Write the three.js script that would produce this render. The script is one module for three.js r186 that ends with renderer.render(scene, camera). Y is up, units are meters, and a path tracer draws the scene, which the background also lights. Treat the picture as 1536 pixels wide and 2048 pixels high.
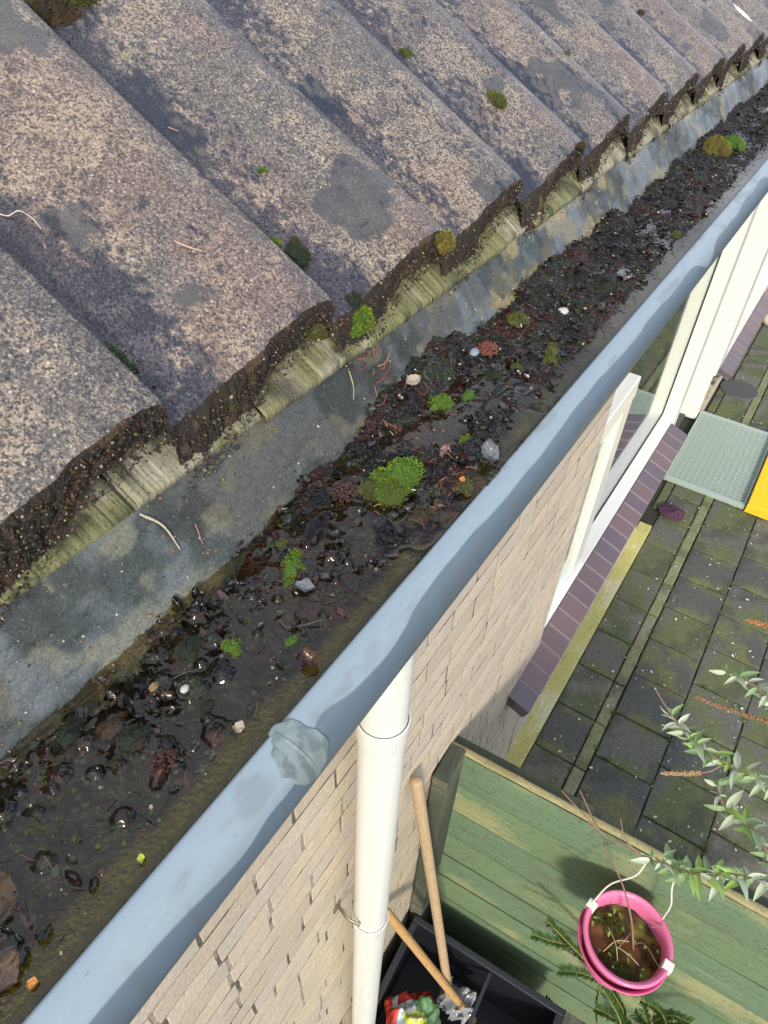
import * as THREE from 'three';
import { mergeGeometries } from 'three/addons/utils/BufferGeometryUtils.js';
import { RoundedBoxGeometry } from 'three/addons/geometries/RoundedBoxGeometry.js';

// ------------------------------------------------------------------ camera, sky, sun, exposure
const H = 3.36;                                   // the lens is 3.36 m above the paving
const scene = new THREE.Scene();
const camera = new THREE.PerspectiveCamera(71.59, 0.75, 0.02, 400);
camera.position.set(0, H, 0);
camera.quaternion.setFromRotationMatrix(new THREE.Matrix4().makeBasis(
  new THREE.Vector3(0.547155, 0.035323, 0.836286),
  new THREE.Vector3(0.553750, 0.733945, -0.393301),
  new THREE.Vector3(-0.627681, 0.678290, 0.382021)));
const renderer = new THREE.WebGLRenderer({ antialias: true });
renderer.setSize(768, 1024);
renderer.toneMapping = THREE.LinearToneMapping;
renderer.toneMappingExposure = 0.94;
renderer.shadowMap.enabled = true;

const SUN = new THREE.Vector3(-1, 0.56, 0.62).normalize();
const lerp = (a, b, t) => a + (b - a) * t;
const clamp = (v, a = 0, b = 1) => Math.min(b, Math.max(a, v));
const sst = (a, b, v) => { const t = clamp((v - a) / (b - a)); return t * t * (3 - 2 * t); };
function rng(seed) { let a = seed >>> 0; return () => { a = (a + 0x6D2B79F5) | 0; let t = Math.imul(a ^ (a >>> 15), 1 | a); t = (t + Math.imul(t ^ (t >>> 7), 61 | t)) ^ t; return ((t ^ (t >>> 14)) >>> 0) / 4294967296; }; }
function hash2(x, y, s) { let h = Math.imul(x, 374761393) ^ Math.imul(y, 668265263) ^ Math.imul(s, 974634777); h = Math.imul(h ^ (h >>> 13), 1274126177); return ((h ^ (h >>> 16)) >>> 0) / 4294967296; }
function noise2(x, y, s = 0) {
  const xi = Math.floor(x), yi = Math.floor(y); let fx = x - xi, fy = y - yi; fx = fx * fx * (3 - 2 * fx); fy = fy * fy * (3 - 2 * fy);
  return lerp(lerp(hash2(xi, yi, s), hash2(xi + 1, yi, s), fx), lerp(hash2(xi, yi + 1, s), hash2(xi + 1, yi + 1, s), fx), fy);
}
function fbm2(x, y, o = 4, s = 0) { let a = 0.5, v = 0, n = 0; for (let i = 0; i < o; i++) { v += a * noise2(x, y, s + i * 17); n += a; a *= 0.5; x *= 2.03; y *= 2.03; } return v / n; }

{ // one computed sky: blue overhead, pale haze low down, thin broken cloud, brighter haze round the sun
  const W = 512, Hh = 256, d = new Float32Array(W * Hh * 4), v = new THREE.Vector3();
  for (let j = 0; j < Hh; j++) for (let i = 0; i < W; i++) {
    const el = ((j + 0.5) / Hh - 0.5) * Math.PI, az = ((i + 0.5) / W - 0.5) * 2 * Math.PI;
    v.set(Math.cos(el) * Math.cos(az), Math.sin(el), Math.cos(el) * Math.sin(az));
    const up = Math.max(v.y, 0), h = Math.pow(1 - up, 3);
    let r = lerp(0.20, 0.95, h), g = lerp(0.38, 1.05, h), b = lerp(0.82, 1.22, h);
    const k = 1 / (up + 0.25), c = sst(0.46, 0.62, fbm2(v.x * k * 1.3 + 9, v.z * k * 1.3 + 4, 5, 5)) * 0.9 * sst(-0.02, 0.1, v.y);
    r = lerp(r, 1.6, c); g = lerp(g, 1.67, c); b = lerp(b, 1.78, c);
    const sd = Math.max(v.dot(SUN), 0), s = Math.pow(sd, 10) * 0.9 + Math.pow(sd, 60) * 5; r += s; g += s * 0.95; b += s * 0.86;
    if (v.y < 0) { const t = sst(0, -0.1, v.y); r = lerp(r, 0.16, t); g = lerp(g, 0.17, t); b = lerp(b, 0.15, t); }
    const o = (j * W + i) * 4, K = 1.0; d[o] = r * K; d[o + 1] = g * K; d[o + 2] = b * K; d[o + 3] = 1;
  }
  const t = new THREE.DataTexture(d, W, Hh, THREE.RGBAFormat, THREE.FloatType);
  t.mapping = THREE.EquirectangularReflectionMapping; t.magFilter = t.minFilter = THREE.LinearFilter; t.wrapS = THREE.RepeatWrapping; t.needsUpdate = true;
  scene.background = t; scene.environment = t;
}
const sun = new THREE.DirectionalLight(new THREE.Color(1, 0.92, 0.80), 3.6);
sun.target.position.set(1.5, H - 1.5, 0); scene.add(sun.target);
sun.position.copy(sun.target.position).addScaledVector(SUN, 15); sun.castShadow = true; sun.shadow.radius = 14;
sun.shadow.mapSize.set(4096, 4096);
Object.assign(sun.shadow.camera, { left: -7, right: 7, top: 7, bottom: -7, near: 0.5, far: 40 });
scene.add(sun);

// ------------------------------------------------------------------ helpers
const V3 = (x, y, z) => new THREE.Vector3(x, y, z);
const lin = (r, g, b) => new THREE.Color().setRGB(r, g, b);
const used = {};
function numbered(n) { const k = used[n] = (used[n] ?? -1) + 1; return k ? `${n}_${String(k).padStart(3, '0')}` : n; }
function add(o, parent) { (parent || scene).add(o); o.traverse(m => { if (m.isMesh) { m.castShadow = true; m.receiveShadow = true; } }); return o; }
function mesh(name, geo, mat, parent) { const m = new THREE.Mesh(geo, mat); m.name = parent ? name : numbered(name); return add(m, parent); }
function group(name, parent) { const g = new THREE.Group(); g.name = parent ? name : numbered(name); (parent || scene).add(g); return g; }
function tag(o, label, category, grp) { o.userData.label = label; o.userData.category = category; if (grp) o.userData.group = grp; return o; }
function structure(o) { o.userData.kind = 'structure'; return o; }
function stuff(o, label, category) { o.userData.kind = 'stuff'; if (label) { o.userData.label = label; o.userData.category = category; } return o; }
function inst(name, geo, mat, list, parent) {      // list of {m: Matrix4, c: Color}
  const im = new THREE.InstancedMesh(geo, mat, list.length); im.name = parent ? name : numbered(name);
  list.forEach((e, i) => { im.setMatrixAt(i, e.m); if (e.c) im.setColorAt(i, e.c); }); im.userData.kind = 'stuff'; return add(im, parent);
}
function grid(nu, nv, fn, uvf) {                   // fn(u,v) -> [x,y,z]
  const p = [], t = [], ix = [];
  for (let j = 0; j <= nv; j++) for (let i = 0; i <= nu; i++) { const u = i / nu, v = j / nv, q = fn(u, v); p.push(q[0], q[1], q[2]); const w = uvf ? uvf(u, v, q) : [u, v]; t.push(w[0], w[1]); }
  for (let j = 0; j < nv; j++) for (let i = 0; i < nu; i++) { const a = j * (nu + 1) + i, b = a + 1, c = a + nu + 1, d = c + 1; ix.push(a, b, d, a, d, c); }
  const g = new THREE.BufferGeometry(); g.setAttribute('position', new THREE.Float32BufferAttribute(p, 3)); g.setAttribute('uv', new THREE.Float32BufferAttribute(t, 2)); g.setIndex(ix); g.computeVertexNormals(); return g;
}
function plain(g) { const o = g.index ? g.toNonIndexed() : g; for (const k of Object.keys(o.attributes)) if (!['position', 'normal', 'uv'].includes(k)) o.deleteAttribute(k); if (!o.attributes.uv) o.setAttribute('uv', new THREE.Float32BufferAttribute(new Float32Array(o.attributes.position.count * 2), 2)); return o; }
const merge = l => mergeGeometries(l.map(plain));
function box(x0, x1, y0, y1, z0, z1) { const g = new THREE.BoxGeometry(x1 - x0, y1 - y0, z1 - z0); g.translate((x0 + x1) / 2, (y0 + y1) / 2, (z0 + z1) / 2); boxUV(g); return g; }
function rbox(x0, x1, y0, y1, z0, z1, r = 0.003) { const g = new RoundedBoxGeometry(x1 - x0, y1 - y0, z1 - z0, 2, r); g.translate((x0 + x1) / 2, (y0 + y1) / 2, (z0 + z1) / 2); boxUV(g); return g; }
function boxUV(g, ou = 0, ov = 0) {                // uv in metres by the dominant axis
  const p = g.attributes.position, n = g.attributes.normal, uv = new Float32Array(p.count * 2);
  for (let i = 0; i < p.count; i++) { const ax = Math.abs(n.getX(i)), ay = Math.abs(n.getY(i)), az = Math.abs(n.getZ(i)); const x = p.getX(i), y = p.getY(i), z = p.getZ(i); const w = ay >= ax && ay >= az ? [x, z] : ax >= az ? [z, y] : [x, y]; uv[2 * i] = w[0] + ou; uv[2 * i + 1] = w[1] + ov; }
  g.setAttribute('uv', new THREE.BufferAttribute(uv, 2)); return g;
}
function tint(g, fn) { const p = g.attributes.position, c = new Float32Array(p.count * 3); for (let i = 0; i < p.count; i++) { const q = fn(p.getX(i), p.getY(i), p.getZ(i), i); c[3 * i] = q[0]; c[3 * i + 1] = q[1]; c[3 * i + 2] = q[2]; } g.setAttribute('color', new THREE.BufferAttribute(c, 3)); return g; }
function tube(pts, r0, r1, seg = 24, rad = 6, wob = 0, seed = 1) {   // tapered tube through points
  const c = new THREE.CatmullRomCurve3(pts.map(p => V3(...p))), f = c.computeFrenetFrames(seg), R = rng(seed), w = Array.from({ length: seg + 1 }, () => 1 + (R() - 0.5) * wob);
  return grid(rad, seg, (u, v) => { const k = Math.round(v * seg), P = c.getPointAt(v), a = u * Math.PI * 2, r = lerp(r0, r1, v) * w[k]; const q = P.addScaledVector(f.normals[k], Math.cos(a) * r).addScaledVector(f.binormals[k], Math.sin(a) * r); return [q.x, q.y, q.z]; });
}
// tiling textures
function vfield(N, fr, seed) {
  const L = new Float32Array(fr * fr), R = rng(seed), o = new Float32Array(N * N); for (let i = 0; i < L.length; i++) L[i] = R();
  const xi = new Int32Array(N), xf = new Float32Array(N); for (let i = 0; i < N; i++) { const t = i * fr / N; xi[i] = t | 0; const f = t - xi[i]; xf[i] = f * f * (3 - 2 * f); }
  for (let j = 0; j < N; j++) { const a = xi[j] % fr * fr, b = (xi[j] + 1) % fr * fr, fy = xf[j]; for (let i = 0; i < N; i++) { const c = xi[i] % fr, d = (xi[i] + 1) % fr, f = xf[i]; const p = L[a + c] + (L[a + d] - L[a + c]) * f, q = L[b + c] + (L[b + d] - L[b + c]) * f; o[j * N + i] = p + (q - p) * fy; } }
  return o;
}
function ffield(N, fr, oct, seed) { const o = new Float32Array(N * N); let a = 0.5, n = 0; for (let k = 0; k < oct; k++) { const f = vfield(N, Math.min(fr, N), seed + k * 31); for (let i = 0; i < o.length; i++) o[i] += f[i] * a; n += a; a *= 0.5; fr *= 2; } for (let i = 0; i < o.length; i++) o[i] /= n; return o; }
function dots(N, count, rmin, rmax, seed) { const o = new Float32Array(N * N), R = rng(seed); for (let k = 0; k < count; k++) { const x = R() * N, y = R() * N, r = lerp(rmin, rmax, R() * R()), v = 0.5 + 0.5 * R(), q = Math.ceil(r); for (let j = -q; j <= q; j++) for (let i = -q; i <= q; i++) { const d = Math.hypot(i, j) / r; if (d > 1) continue; const X = (Math.floor(x) + i + N) % N, Y = (Math.floor(y) + j + N) % N; o[Y * N + X] = Math.max(o[Y * N + X], v * (1 - d * d * 0.5)); } } return o; }
const toS = new Uint8Array(4097); for (let i = 0; i <= 4096; i++) { const v = i / 4096; toS[i] = Math.round(255 * (v <= 0.0031308 ? 12.92 * v : 1.055 * Math.pow(v, 1 / 2.4) - 0.055)); }
function colorTex(N, fn, rep = 1) { const d = new Uint8Array(N * N * 4), c = [0, 0, 0]; for (let i = 0; i < N * N; i++) { fn(i, c); for (let k = 0; k < 3; k++) d[4 * i + k] = toS[Math.round(clamp(c[k]) * 4096)]; d[4 * i + 3] = 255; } return fin(new THREE.DataTexture(d, N, N), rep, true); }
function grayTex(N, fn, rep = 1) { const d = new Uint8Array(N * N * 4); for (let i = 0; i < N * N; i++) { const v = Math.round(255 * clamp(fn(i))); d[4 * i] = d[4 * i + 1] = d[4 * i + 2] = v; d[4 * i + 3] = 255; } return fin(new THREE.DataTexture(d, N, N), rep, false); }
function fin(t, rep, srgb) { t.wrapS = t.wrapT = THREE.RepeatWrapping; t.magFilter = THREE.LinearFilter; t.minFilter = THREE.LinearFilter; t.repeat.set(rep, rep); if (srgb) t.colorSpace = THREE.SRGBColorSpace; t.needsUpdate = true; return t; }
const mix3 = (c, a, t) => { c[0] += (a[0] - c[0]) * t; c[1] += (a[1] - c[1]) * t; c[2] += (a[2] - c[2]) * t; };
const std = o => new THREE.MeshStandardMaterial({ roughness: 0.8, metalness: 0, ...o });
const phy = o => new THREE.MeshPhysicalMaterial({ roughness: 0.5, metalness: 0, ...o });

// ------------------------------------------------------------------ materials
const M = {};
{ // concrete roof tile: aggregate, buff lichen crust, reddish bare patches, smooth slate-grey lichen
  const N = 2048, A = ffield(N, 9, 5, 1), A2 = ffield(N, 40, 4, 2), B = ffield(N, 5, 4, 3), C = ffield(N, 7, 4, 4), G = ffield(N, 330, 2, 5), F = vfield(N, 700, 6), D = dots(N, 30000, 1.4, 4.2, 7), W = dots(N, 4200, 1.6, 5.0, 8);
  const m = new Float32Array(N * N), sl = new Float32Array(N * N);
  for (let i = 0; i < N * N; i++) { m[i] = sst(0.44, 0.62, A[i] * 0.65 + A2[i] * 0.35 + (G[i] - 0.5) * 0.22); sl[i] = sst(0.625, 0.655, C[i] + (A2[i] - 0.5) * 0.12); }
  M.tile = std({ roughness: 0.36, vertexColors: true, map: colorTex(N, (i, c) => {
    const g = G[i] * 0.6 + F[i] * 0.4; c[0] = 0.098; c[1] = 0.090; c[2] = 0.090;
    mix3(c, [0.165, 0.105, 0.092], sst(0.46, 0.66, B[i]) * 0.5);
    mix3(c, [0.275, 0.225, 0.165], m[i] * sst(0.40, 0.64, g) * 0.85);
    mix3(c, [0.30, 0.245, 0.20], sst(0.56, 0.72, g) * 0.5);
    mix3(c, [0.022, 0.020, 0.022], sst(0.46, 0.28, g) * 0.8);
    mix3(c, [0.06, 0.062, 0.066], sl[i] * 0.85);
    mix3(c, [0.46, 0.38, 0.30], D[i] * 0.55 * (1 - sl[i])); mix3(c, [0.56, 0.52, 0.46], W[i] * 0.7 * (1 - 0.8 * sl[i]));
    const k = 0.8 + 0.4 * A2[i]; c[0] *= k; c[1] *= k; c[2] *= k;
  }), bumpMap: grayTex(N, i => 0.3 + (G[i] - 0.5) * 0.5 * (1 - 0.7 * sl[i]) + (F[i] - 0.5) * 0.25 + D[i] * 0.25 * (1 - sl[i]) + W[i] * 0.3 + m[i] * 0.1), bumpScale: 0.0018 });
}
{ // dark crust of old moss and grit on the broken tile tails
  const N = 512, A = ffield(N, 12, 4, 21), G = ffield(N, 60, 3, 22), D = dots(N, 900, 1, 4, 23);
  M.crust = std({ roughness: 0.95, map: colorTex(N, (i, c) => { c[0] = 0.024; c[1] = 0.018; c[2] = 0.013; mix3(c, [0.085, 0.045, 0.032], sst(0.5, 0.7, A[i])); mix3(c, [0.05, 0.055, 0.014], sst(0.6, 0.72, G[i] * 0.6 + A[i] * 0.4)); mix3(c, [0.25, 0.2, 0.14], D[i] * 0.45); }, 4), bumpMap: grayTex(N, i => G[i] * 0.7 + D[i] * 0.3, 4), bumpScale: 0.004 });
}
{ // gutter concrete: fine grit, green-grey algae, buff patches, wetter and drier patches
  const N = 1024, A = ffield(N, 5, 5, 31), B = ffield(N, 8, 5, 32), G = ffield(N, 200, 3, 33), D = dots(N, 5000, 0.8, 2.6, 34), Wt = ffield(N, 4, 5, 35);
  M.concrete = std({ roughness: 1, vertexColors: true, map: colorTex(N, (i, c) => { c[0] = 0.125; c[1] = 0.125; c[2] = 0.112; mix3(c, [0.055, 0.06, 0.048], sst(0.48, 0.62, A[i])); mix3(c, [0.19, 0.17, 0.105], sst(0.54, 0.7, B[i]) * 0.8); const g = 0.55 + 0.9 * G[i]; c[0] *= g; c[1] *= g; c[2] *= g; mix3(c, [0.36, 0.33, 0.26], D[i] * 0.55); }, 2),
    roughnessMap: grayTex(N, i => lerp(0.10, 0.5, sst(0.38, 0.62, Wt[i] + (G[i] - 0.5) * 0.25)), 2), bumpMap: grayTex(N, i => G[i] * 0.5 + A[i] * 0.4 + D[i] * 0.2, 2), bumpScale: 0.0012 });
}
{ // wet black-brown silt
  const N = 1024, A = ffield(N, 8, 5, 41), G = ffield(N, 90, 4, 42), D = dots(N, 5000, 1, 4, 43);
  M.mud = phy({ roughness: 0.5, ior: 1.4, vertexColors: true, map: colorTex(N, (i, c) => { const g = 0.4 + 1.1 * G[i]; c[0] = 0.8 * g; c[1] = 0.8 * g; c[2] = 0.8 * g; mix3(c, [1, 0.95, 0.85], D[i] * 0.7); }, 3), bumpMap: grayTex(N, i => G[i] * 0.6 + A[i] * 0.3 + D[i] * 0.25, 3), bumpScale: 0.007 });
  M.wet = phy({ roughness: 0.26, ior: 1.5 }); M.damp = std({ roughness: 0.6 });
}
{ // hand-moulded buff brick
  const N = 512, A = ffield(N, 8, 4, 51), G = ffield(N, 80, 3, 52), D = dots(N, 500, 1, 3, 53);
  const map = f => colorTex(N, (i, c) => { c[0] = 0.545 * f[0]; c[1] = 0.465 * f[1]; c[2] = 0.355 * f[2]; const g = 0.82 + 0.36 * G[i]; c[0] *= g; c[1] *= g; c[2] *= g; mix3(c, [0.46, 0.40, 0.33], sst(0.52, 0.7, A[i]) * 0.5); mix3(c, [0.16, 0.13, 0.10], D[i] * 0.4); }, 3);
  const bump = grayTex(N, i => G[i] * 0.6 + A[i] * 0.4, 3);
  M.bricks = [[1, 1, 1], [1.05, 1.02, 0.96], [0.94, 0.94, 1.0], [1.02, 0.97, 0.95], [0.9, 0.88, 0.86]].map(f => std({ roughness: 0.92, map: map(f), bumpMap: bump, bumpScale: 0.0022 }));
  M.mortar = std({ roughness: 0.96, map: colorTex(N, (i, c) => { c[0] = 0.33; c[1] = 0.285; c[2] = 0.215; const g = 0.6 + 0.8 * G[i]; c[0] *= g; c[1] *= g; c[2] *= g; mix3(c, [0.07, 0.062, 0.05], sst(0.50, 0.64, A[i]) * 0.85); }, 2), bumpMap: bump, bumpScale: 0.003 });
  M.sillBrick = [[0.15, 0.098, 0.100], [0.13, 0.095, 0.106], [0.17, 0.105, 0.100]].map(b => phy({ roughness: 0.34, ior: 1.6, map: colorTex(256, (i, c) => { const g = 0.85 + 0.3 * hash2(i % 256, i / 256 | 0, 3); c[0] = b[0] * g; c[1] = b[1] * g; c[2] = b[2] * g; }, 4) }));
}
{ // weathered pine under algae: streaks run along u
  const N = 1024; const S = new Float32Array(N * N), a = vfield(N, 64, 61), b = vfield(N, 256, 62), A = ffield(N, 4, 5, 63), G = ffield(N, 180, 2, 64);
  for (let j = 0; j < N; j++) for (let i = 0; i < N; i++) S[j * N + i] = 0.5 * a[j * N + (i >> 4)] + 0.5 * b[j * N + (i >> 3)];
  const stops = (g, y, br) => colorTex(N, (i, c) => { c[0] = g[0]; c[1] = g[1]; c[2] = g[2]; mix3(c, y, sst(0.45, 0.7, A[i] + (S[i] - 0.5) * 0.16)); mix3(c, br, sst(0.58, 0.75, S[i] * 0.5 + (1 - A[i]) * 0.5) * 0.7); const k = 0.86 + 0.28 * S[i]; c[0] *= k; c[1] *= k; c[2] *= k; mix3(c, [0.03, 0.035, 0.025], sst(0.60, 0.78, G[i]) * 0.35); });
  const bump = grayTex(N, i => S[i] * 0.8 + G[i] * 0.2);
  M.fence = [stops([0.145, 0.21, 0.105], [0.28, 0.29, 0.14], [0.085, 0.11, 0.06]), stops([0.13, 0.20, 0.11], [0.24, 0.265, 0.13], [0.11, 0.12, 0.07])].map(map => std({ roughness: 0.85, map, bumpMap: bump, bumpScale: 0.0015 }));
  M.fenceTop = std({ roughness: 0.85, map: stops([0.34, 0.30, 0.14], [0.46, 0.40, 0.22], [0.20, 0.16, 0.08]), bumpMap: bump, bumpScale: 0.0015 });
  M.post = std({ roughness: 0.9, map: stops([0.055, 0.07, 0.045], [0.13, 0.13, 0.09], [0.04, 0.04, 0.03]), bumpMap: bump, bumpScale: 0.002 });
  M.eaves = std({ roughness: 0.85, vertexColors: true, map: colorTex(N, (i, c) => { const k = 0.55 + 0.8 * S[i]; c[0] = k; c[1] = k; c[2] = k; mix3(c, [0.15, 0.16, 0.1], sst(0.62, 0.74, G[i]) * 0.5); }, 3), bumpMap: bump, bumpScale: 0.001 });
  M.edging = std({ roughness: 0.8, map: stops([0.52, 0.48, 0.17], [0.60, 0.56, 0.34], [0.36, 0.32, 0.10]), bumpMap: bump, bumpScale: 0.001 });
  M.handle = std({ roughness: 0.6, map: stops([0.46, 0.33, 0.19], [0.50, 0.38, 0.24], [0.36, 0.23, 0.12]) });
  M.handleOrange = std({ roughness: 0.55, map: stops([0.50, 0.30, 0.12], [0.54, 0.35, 0.17], [0.36, 0.19, 0.07]) });
}
{ // concrete paving slabs: dark, mossy, pale grit
  const N = 1024, A = ffield(N, 5, 5, 71), B = ffield(N, 7, 5, 72), G = ffield(N, 150, 3, 73), D = dots(N, 1500, 1, 4, 74), K = ffield(N, 4, 4, 75);
  const mk = (b, mo, s) => std({ roughness: 0.82, map: colorTex(N, (i, c) => { c[0] = b[0]; c[1] = b[1]; c[2] = b[2]; mix3(c, mo, sst(0.44, 0.62, A[i]) * 0.85); mix3(c, [0.045, 0.05, 0.038], sst(0.52, 0.66, B[i]) * 0.5); const g = 0.6 + 0.8 * G[i]; c[0] *= g; c[1] *= g; c[2] *= g; mix3(c, [0.38, 0.37, 0.31], D[i] * s * sst(0.4, 0.6, K[i])); }, 0.9), bumpMap: grayTex(N, i => G[i] * 0.6 + D[i] * 0.3 + A[i] * 0.3, 0.9), bumpScale: 0.0025 });
  M.pavers = [mk([0.115, 0.115, 0.095], [0.11, 0.13, 0.045], 0.85), mk([0.085, 0.087, 0.076], [0.14, 0.145, 0.055], 0.95), mk([0.145, 0.138, 0.108], [0.085, 0.105, 0.04], 1.0)];
  M.paleSlab = mk([0.22, 0.22, 0.14], [0.19, 0.205, 0.09], 0.5);
  M.soilGround = std({ roughness: 1, map: colorTex(256, (i, c) => { const g = 0.6 + 0.8 * hash2(i % 256, i / 256 | 0, 9); c[0] = 0.035 * g; c[1] = 0.036 * g; c[2] = 0.022 * g; }, 3) });
}
M.white = phy({ color: lin(0.80, 0.80, 0.76), roughness: 0.32, clearcoat: 0.3, clearcoatRoughness: 0.2 });
M.cream = phy({ color: lin(0.78, 0.765, 0.67), roughness: 0.35, clearcoat: 0.3, clearcoatRoughness: 0.2 });  // warm copy of the frame white; sunlit tone put into the colour
M.gasket = std({ color: lin(0.03, 0.04, 0.03), roughness: 0.6 });
M.glass = phy({ color: lin(0.93, 0.97, 0.95), roughness: 0.02, transmission: 1, thickness: 0, ior: 1.5 });
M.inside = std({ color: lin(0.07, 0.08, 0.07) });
M.seal = std({ color: lin(0.02, 0.022, 0.024), roughness: 0.5 });
M.black = std({ color: lin(0.012, 0.013, 0.017), roughness: 0.38 });
M.moss = std({ roughness: 0.9, vertexColors: true });
M.leafy = phy({ roughness: 0.6, vertexColors: true, transmission: 0.25, thickness: 0 });

// ------------------------------------------------------------------ ground and paving
const ground = structure(mesh('ground', (() => { const g = new THREE.PlaneGeometry(240, 240); g.rotateX(-Math.PI / 2); boxUV(g); return g; })(), M.soilGround)); ground.position.y = -0.013;
const paving = structure(group('paving'));
function slab(w, d, seed) {                         // worn slab: rounded arris, slightly dished top, broken corner line
  const R = rng(seed), sx = R() * 10, n = 8;
  return grid(n + 4, n + 4, (u, v) => {
    const e = t => { const k = t * (n + 4); return k < 1 ? [0, 1] : k < 2 ? [0, 0.25] : k > n + 3 ? [1, 1] : k > n + 2 ? [1, 0.25] : [(k - 2) / n, 0]; };
    const [a, da] = e(u), [b, db] = e(v), inset = 0.006, j = 0.003 * (noise2(a * 6 + sx, b * 6, 3) - 0.5);
    const px = lerp(da === 1 ? 0 : inset * (da ? 0.3 : 1), w - (da === 1 ? 0 : inset * (da ? 0.3 : 1)), a) + j, pz = lerp(db === 1 ? 0 : inset * (db ? 0.3 : 1), d - (db === 1 ? 0 : inset * (db ? 0.3 : 1)), b) + j;
    const dn = Math.max(da, db); return [px - w / 2, (dn === 1 ? -0.035 : dn ? -0.004 : 0) + 0.003 * fbm2(a * 4 + sx, b * 4, 3, 4), pz - d / 2];
  }, (u, v) => [0, 0]);
}
{
  const R = rng(5), P = 0.302, full = [], narrow = [], strip = [];
  for (let k = 0; k < 5; k++) full.push(slab(0.300, 0.300, k)); for (let k = 0; k < 3; k++) narrow.push(slab(0.300, 0.214, 30 + k)); for (let k = 0; k < 3; k++) strip.push(slab(0.300, 0.064, 40 + k));
  const uvs = g => [0, 1, 2, 3].map(k => { const c = g.clone(), p = c.attributes.position, uv = new Float32Array(p.count * 2); for (let i = 0; i < p.count; i++) { uv[2 * i] = p.getX(i) + k * 0.31 + 0.2; uv[2 * i + 1] = p.getZ(i) + k * 0.53; } c.setAttribute('uv', new THREE.BufferAttribute(uv, 2)); return c; });
  const F = full.flatMap(uvs), Nn = narrow.flatMap(uvs), S = strip.flatMap(uvs);
  const put = (g, m, x, z) => { const s = mesh('paver', g, m, paving); s.position.set(x, -0.003 + (R() - 0.5) * 0.008, z); s.rotation.set((R() - 0.5) * 0.02, (R() - 0.5) * 0.016, (R() - 0.5) * 0.02); };
  for (let i = -3; i < 24; i++) { const x = 2.085 + 0.151 + (i - 3) * P; put(Nn[R() * Nn.length | 0], M.pavers[R() * 3 | 0], x, -0.178); put(S[R() * S.length | 0], M.paleSlab, x, -0.036); if (x > 4.15) put(S[R() * S.length | 0], M.pavers[R() * 3 | 0], x + 0.08, -0.322); }
  for (let c = 0; c < 5; c++) for (let i = -3; i < 24; i++) put(F[R() * F.length | 0], M.pavers[R() * 3 | 0], 2.505 + 0.151 + (i - 4) * P + [0, 0.13, -0.06, 0.1, 0][c], 0.152 + c * P);
  // moss and seedlings in the joints
  const tuft = (() => { const l = []; for (let k = 0; k < 9; k++) { const g = new THREE.ConeGeometry(0.0022, 0.018, 3, 1); g.translate(0, 0.008, 0); g.rotateX(0.3 + 0.7 * noise2(k, 1)); g.rotateY(k * 2.4); l.push(g); } return merge(l); })();
  const L = []; const q = new THREE.Quaternion();
  for (let k = 0; k < 1500; k++) {
    const c = R() * 5 | 0; let x, z; if (R() < 0.5) { z = [-0.07, 0.0, 0.303, 0.605, 0.907][c]; x = 1.1 + Math.pow(R(), 1.3) * 6; if (fbm2(x * 3, c * 9, 3) < 0.5) continue; } else { const off = [0, 0.13, -0.06, 0.1, 0][c]; x = 2.505 + off + P * Math.round(R() * 20 - 4); z = c * P + R() * 0.3; if (fbm2(x * 5, z * 5, 2) < 0.52) continue; }
    const s = 0.6 + R() * 1.5; L.push({ m: new THREE.Matrix4().compose(V3(x + (R() - 0.5) * 0.008, -0.012, z + (R() - 0.5) * 0.008), q.setFromAxisAngle(V3(0, 1, 0), R() * 6), V3(s, s * 0.8, s)), c: lin(0.04 + R() * 0.05, 0.085 + R() * 0.07, 0.018) });
  }
  stuff(inst('joint_moss', tuft, std({ roughness: 0.9 }), L), 'green moss and seedlings growing in the paving joints', 'moss');
  const petal = new THREE.CircleGeometry(0.011, 6); petal.rotateX(-Math.PI / 2); petal.scale(1, 1, 0.6); const Lp = [];
  for (let k = 0; k < 900; k++) { const x = 1.15 + R() * 6, z = -0.28 + R() * 1.5, s = 0.25 + R() * R() * 1.0; Lp.push({ m: new THREE.Matrix4().compose(V3(x, 0.006, z), q.setFromEuler(new THREE.Euler((R() - 0.5) * 0.5, R() * 6, (R() - 0.5) * 0.5)), V3(s, s, s)), c: R() < 0.75 ? lin(0.62, 0.63, 0.55) : lin(0.30, 0.2, 0.1) }); }
  stuff(inst('fallen_petals', petal, std({ roughness: 0.8 }), Lp), 'pale fallen petals and grit scattered over the paving', 'petals');
}

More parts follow.
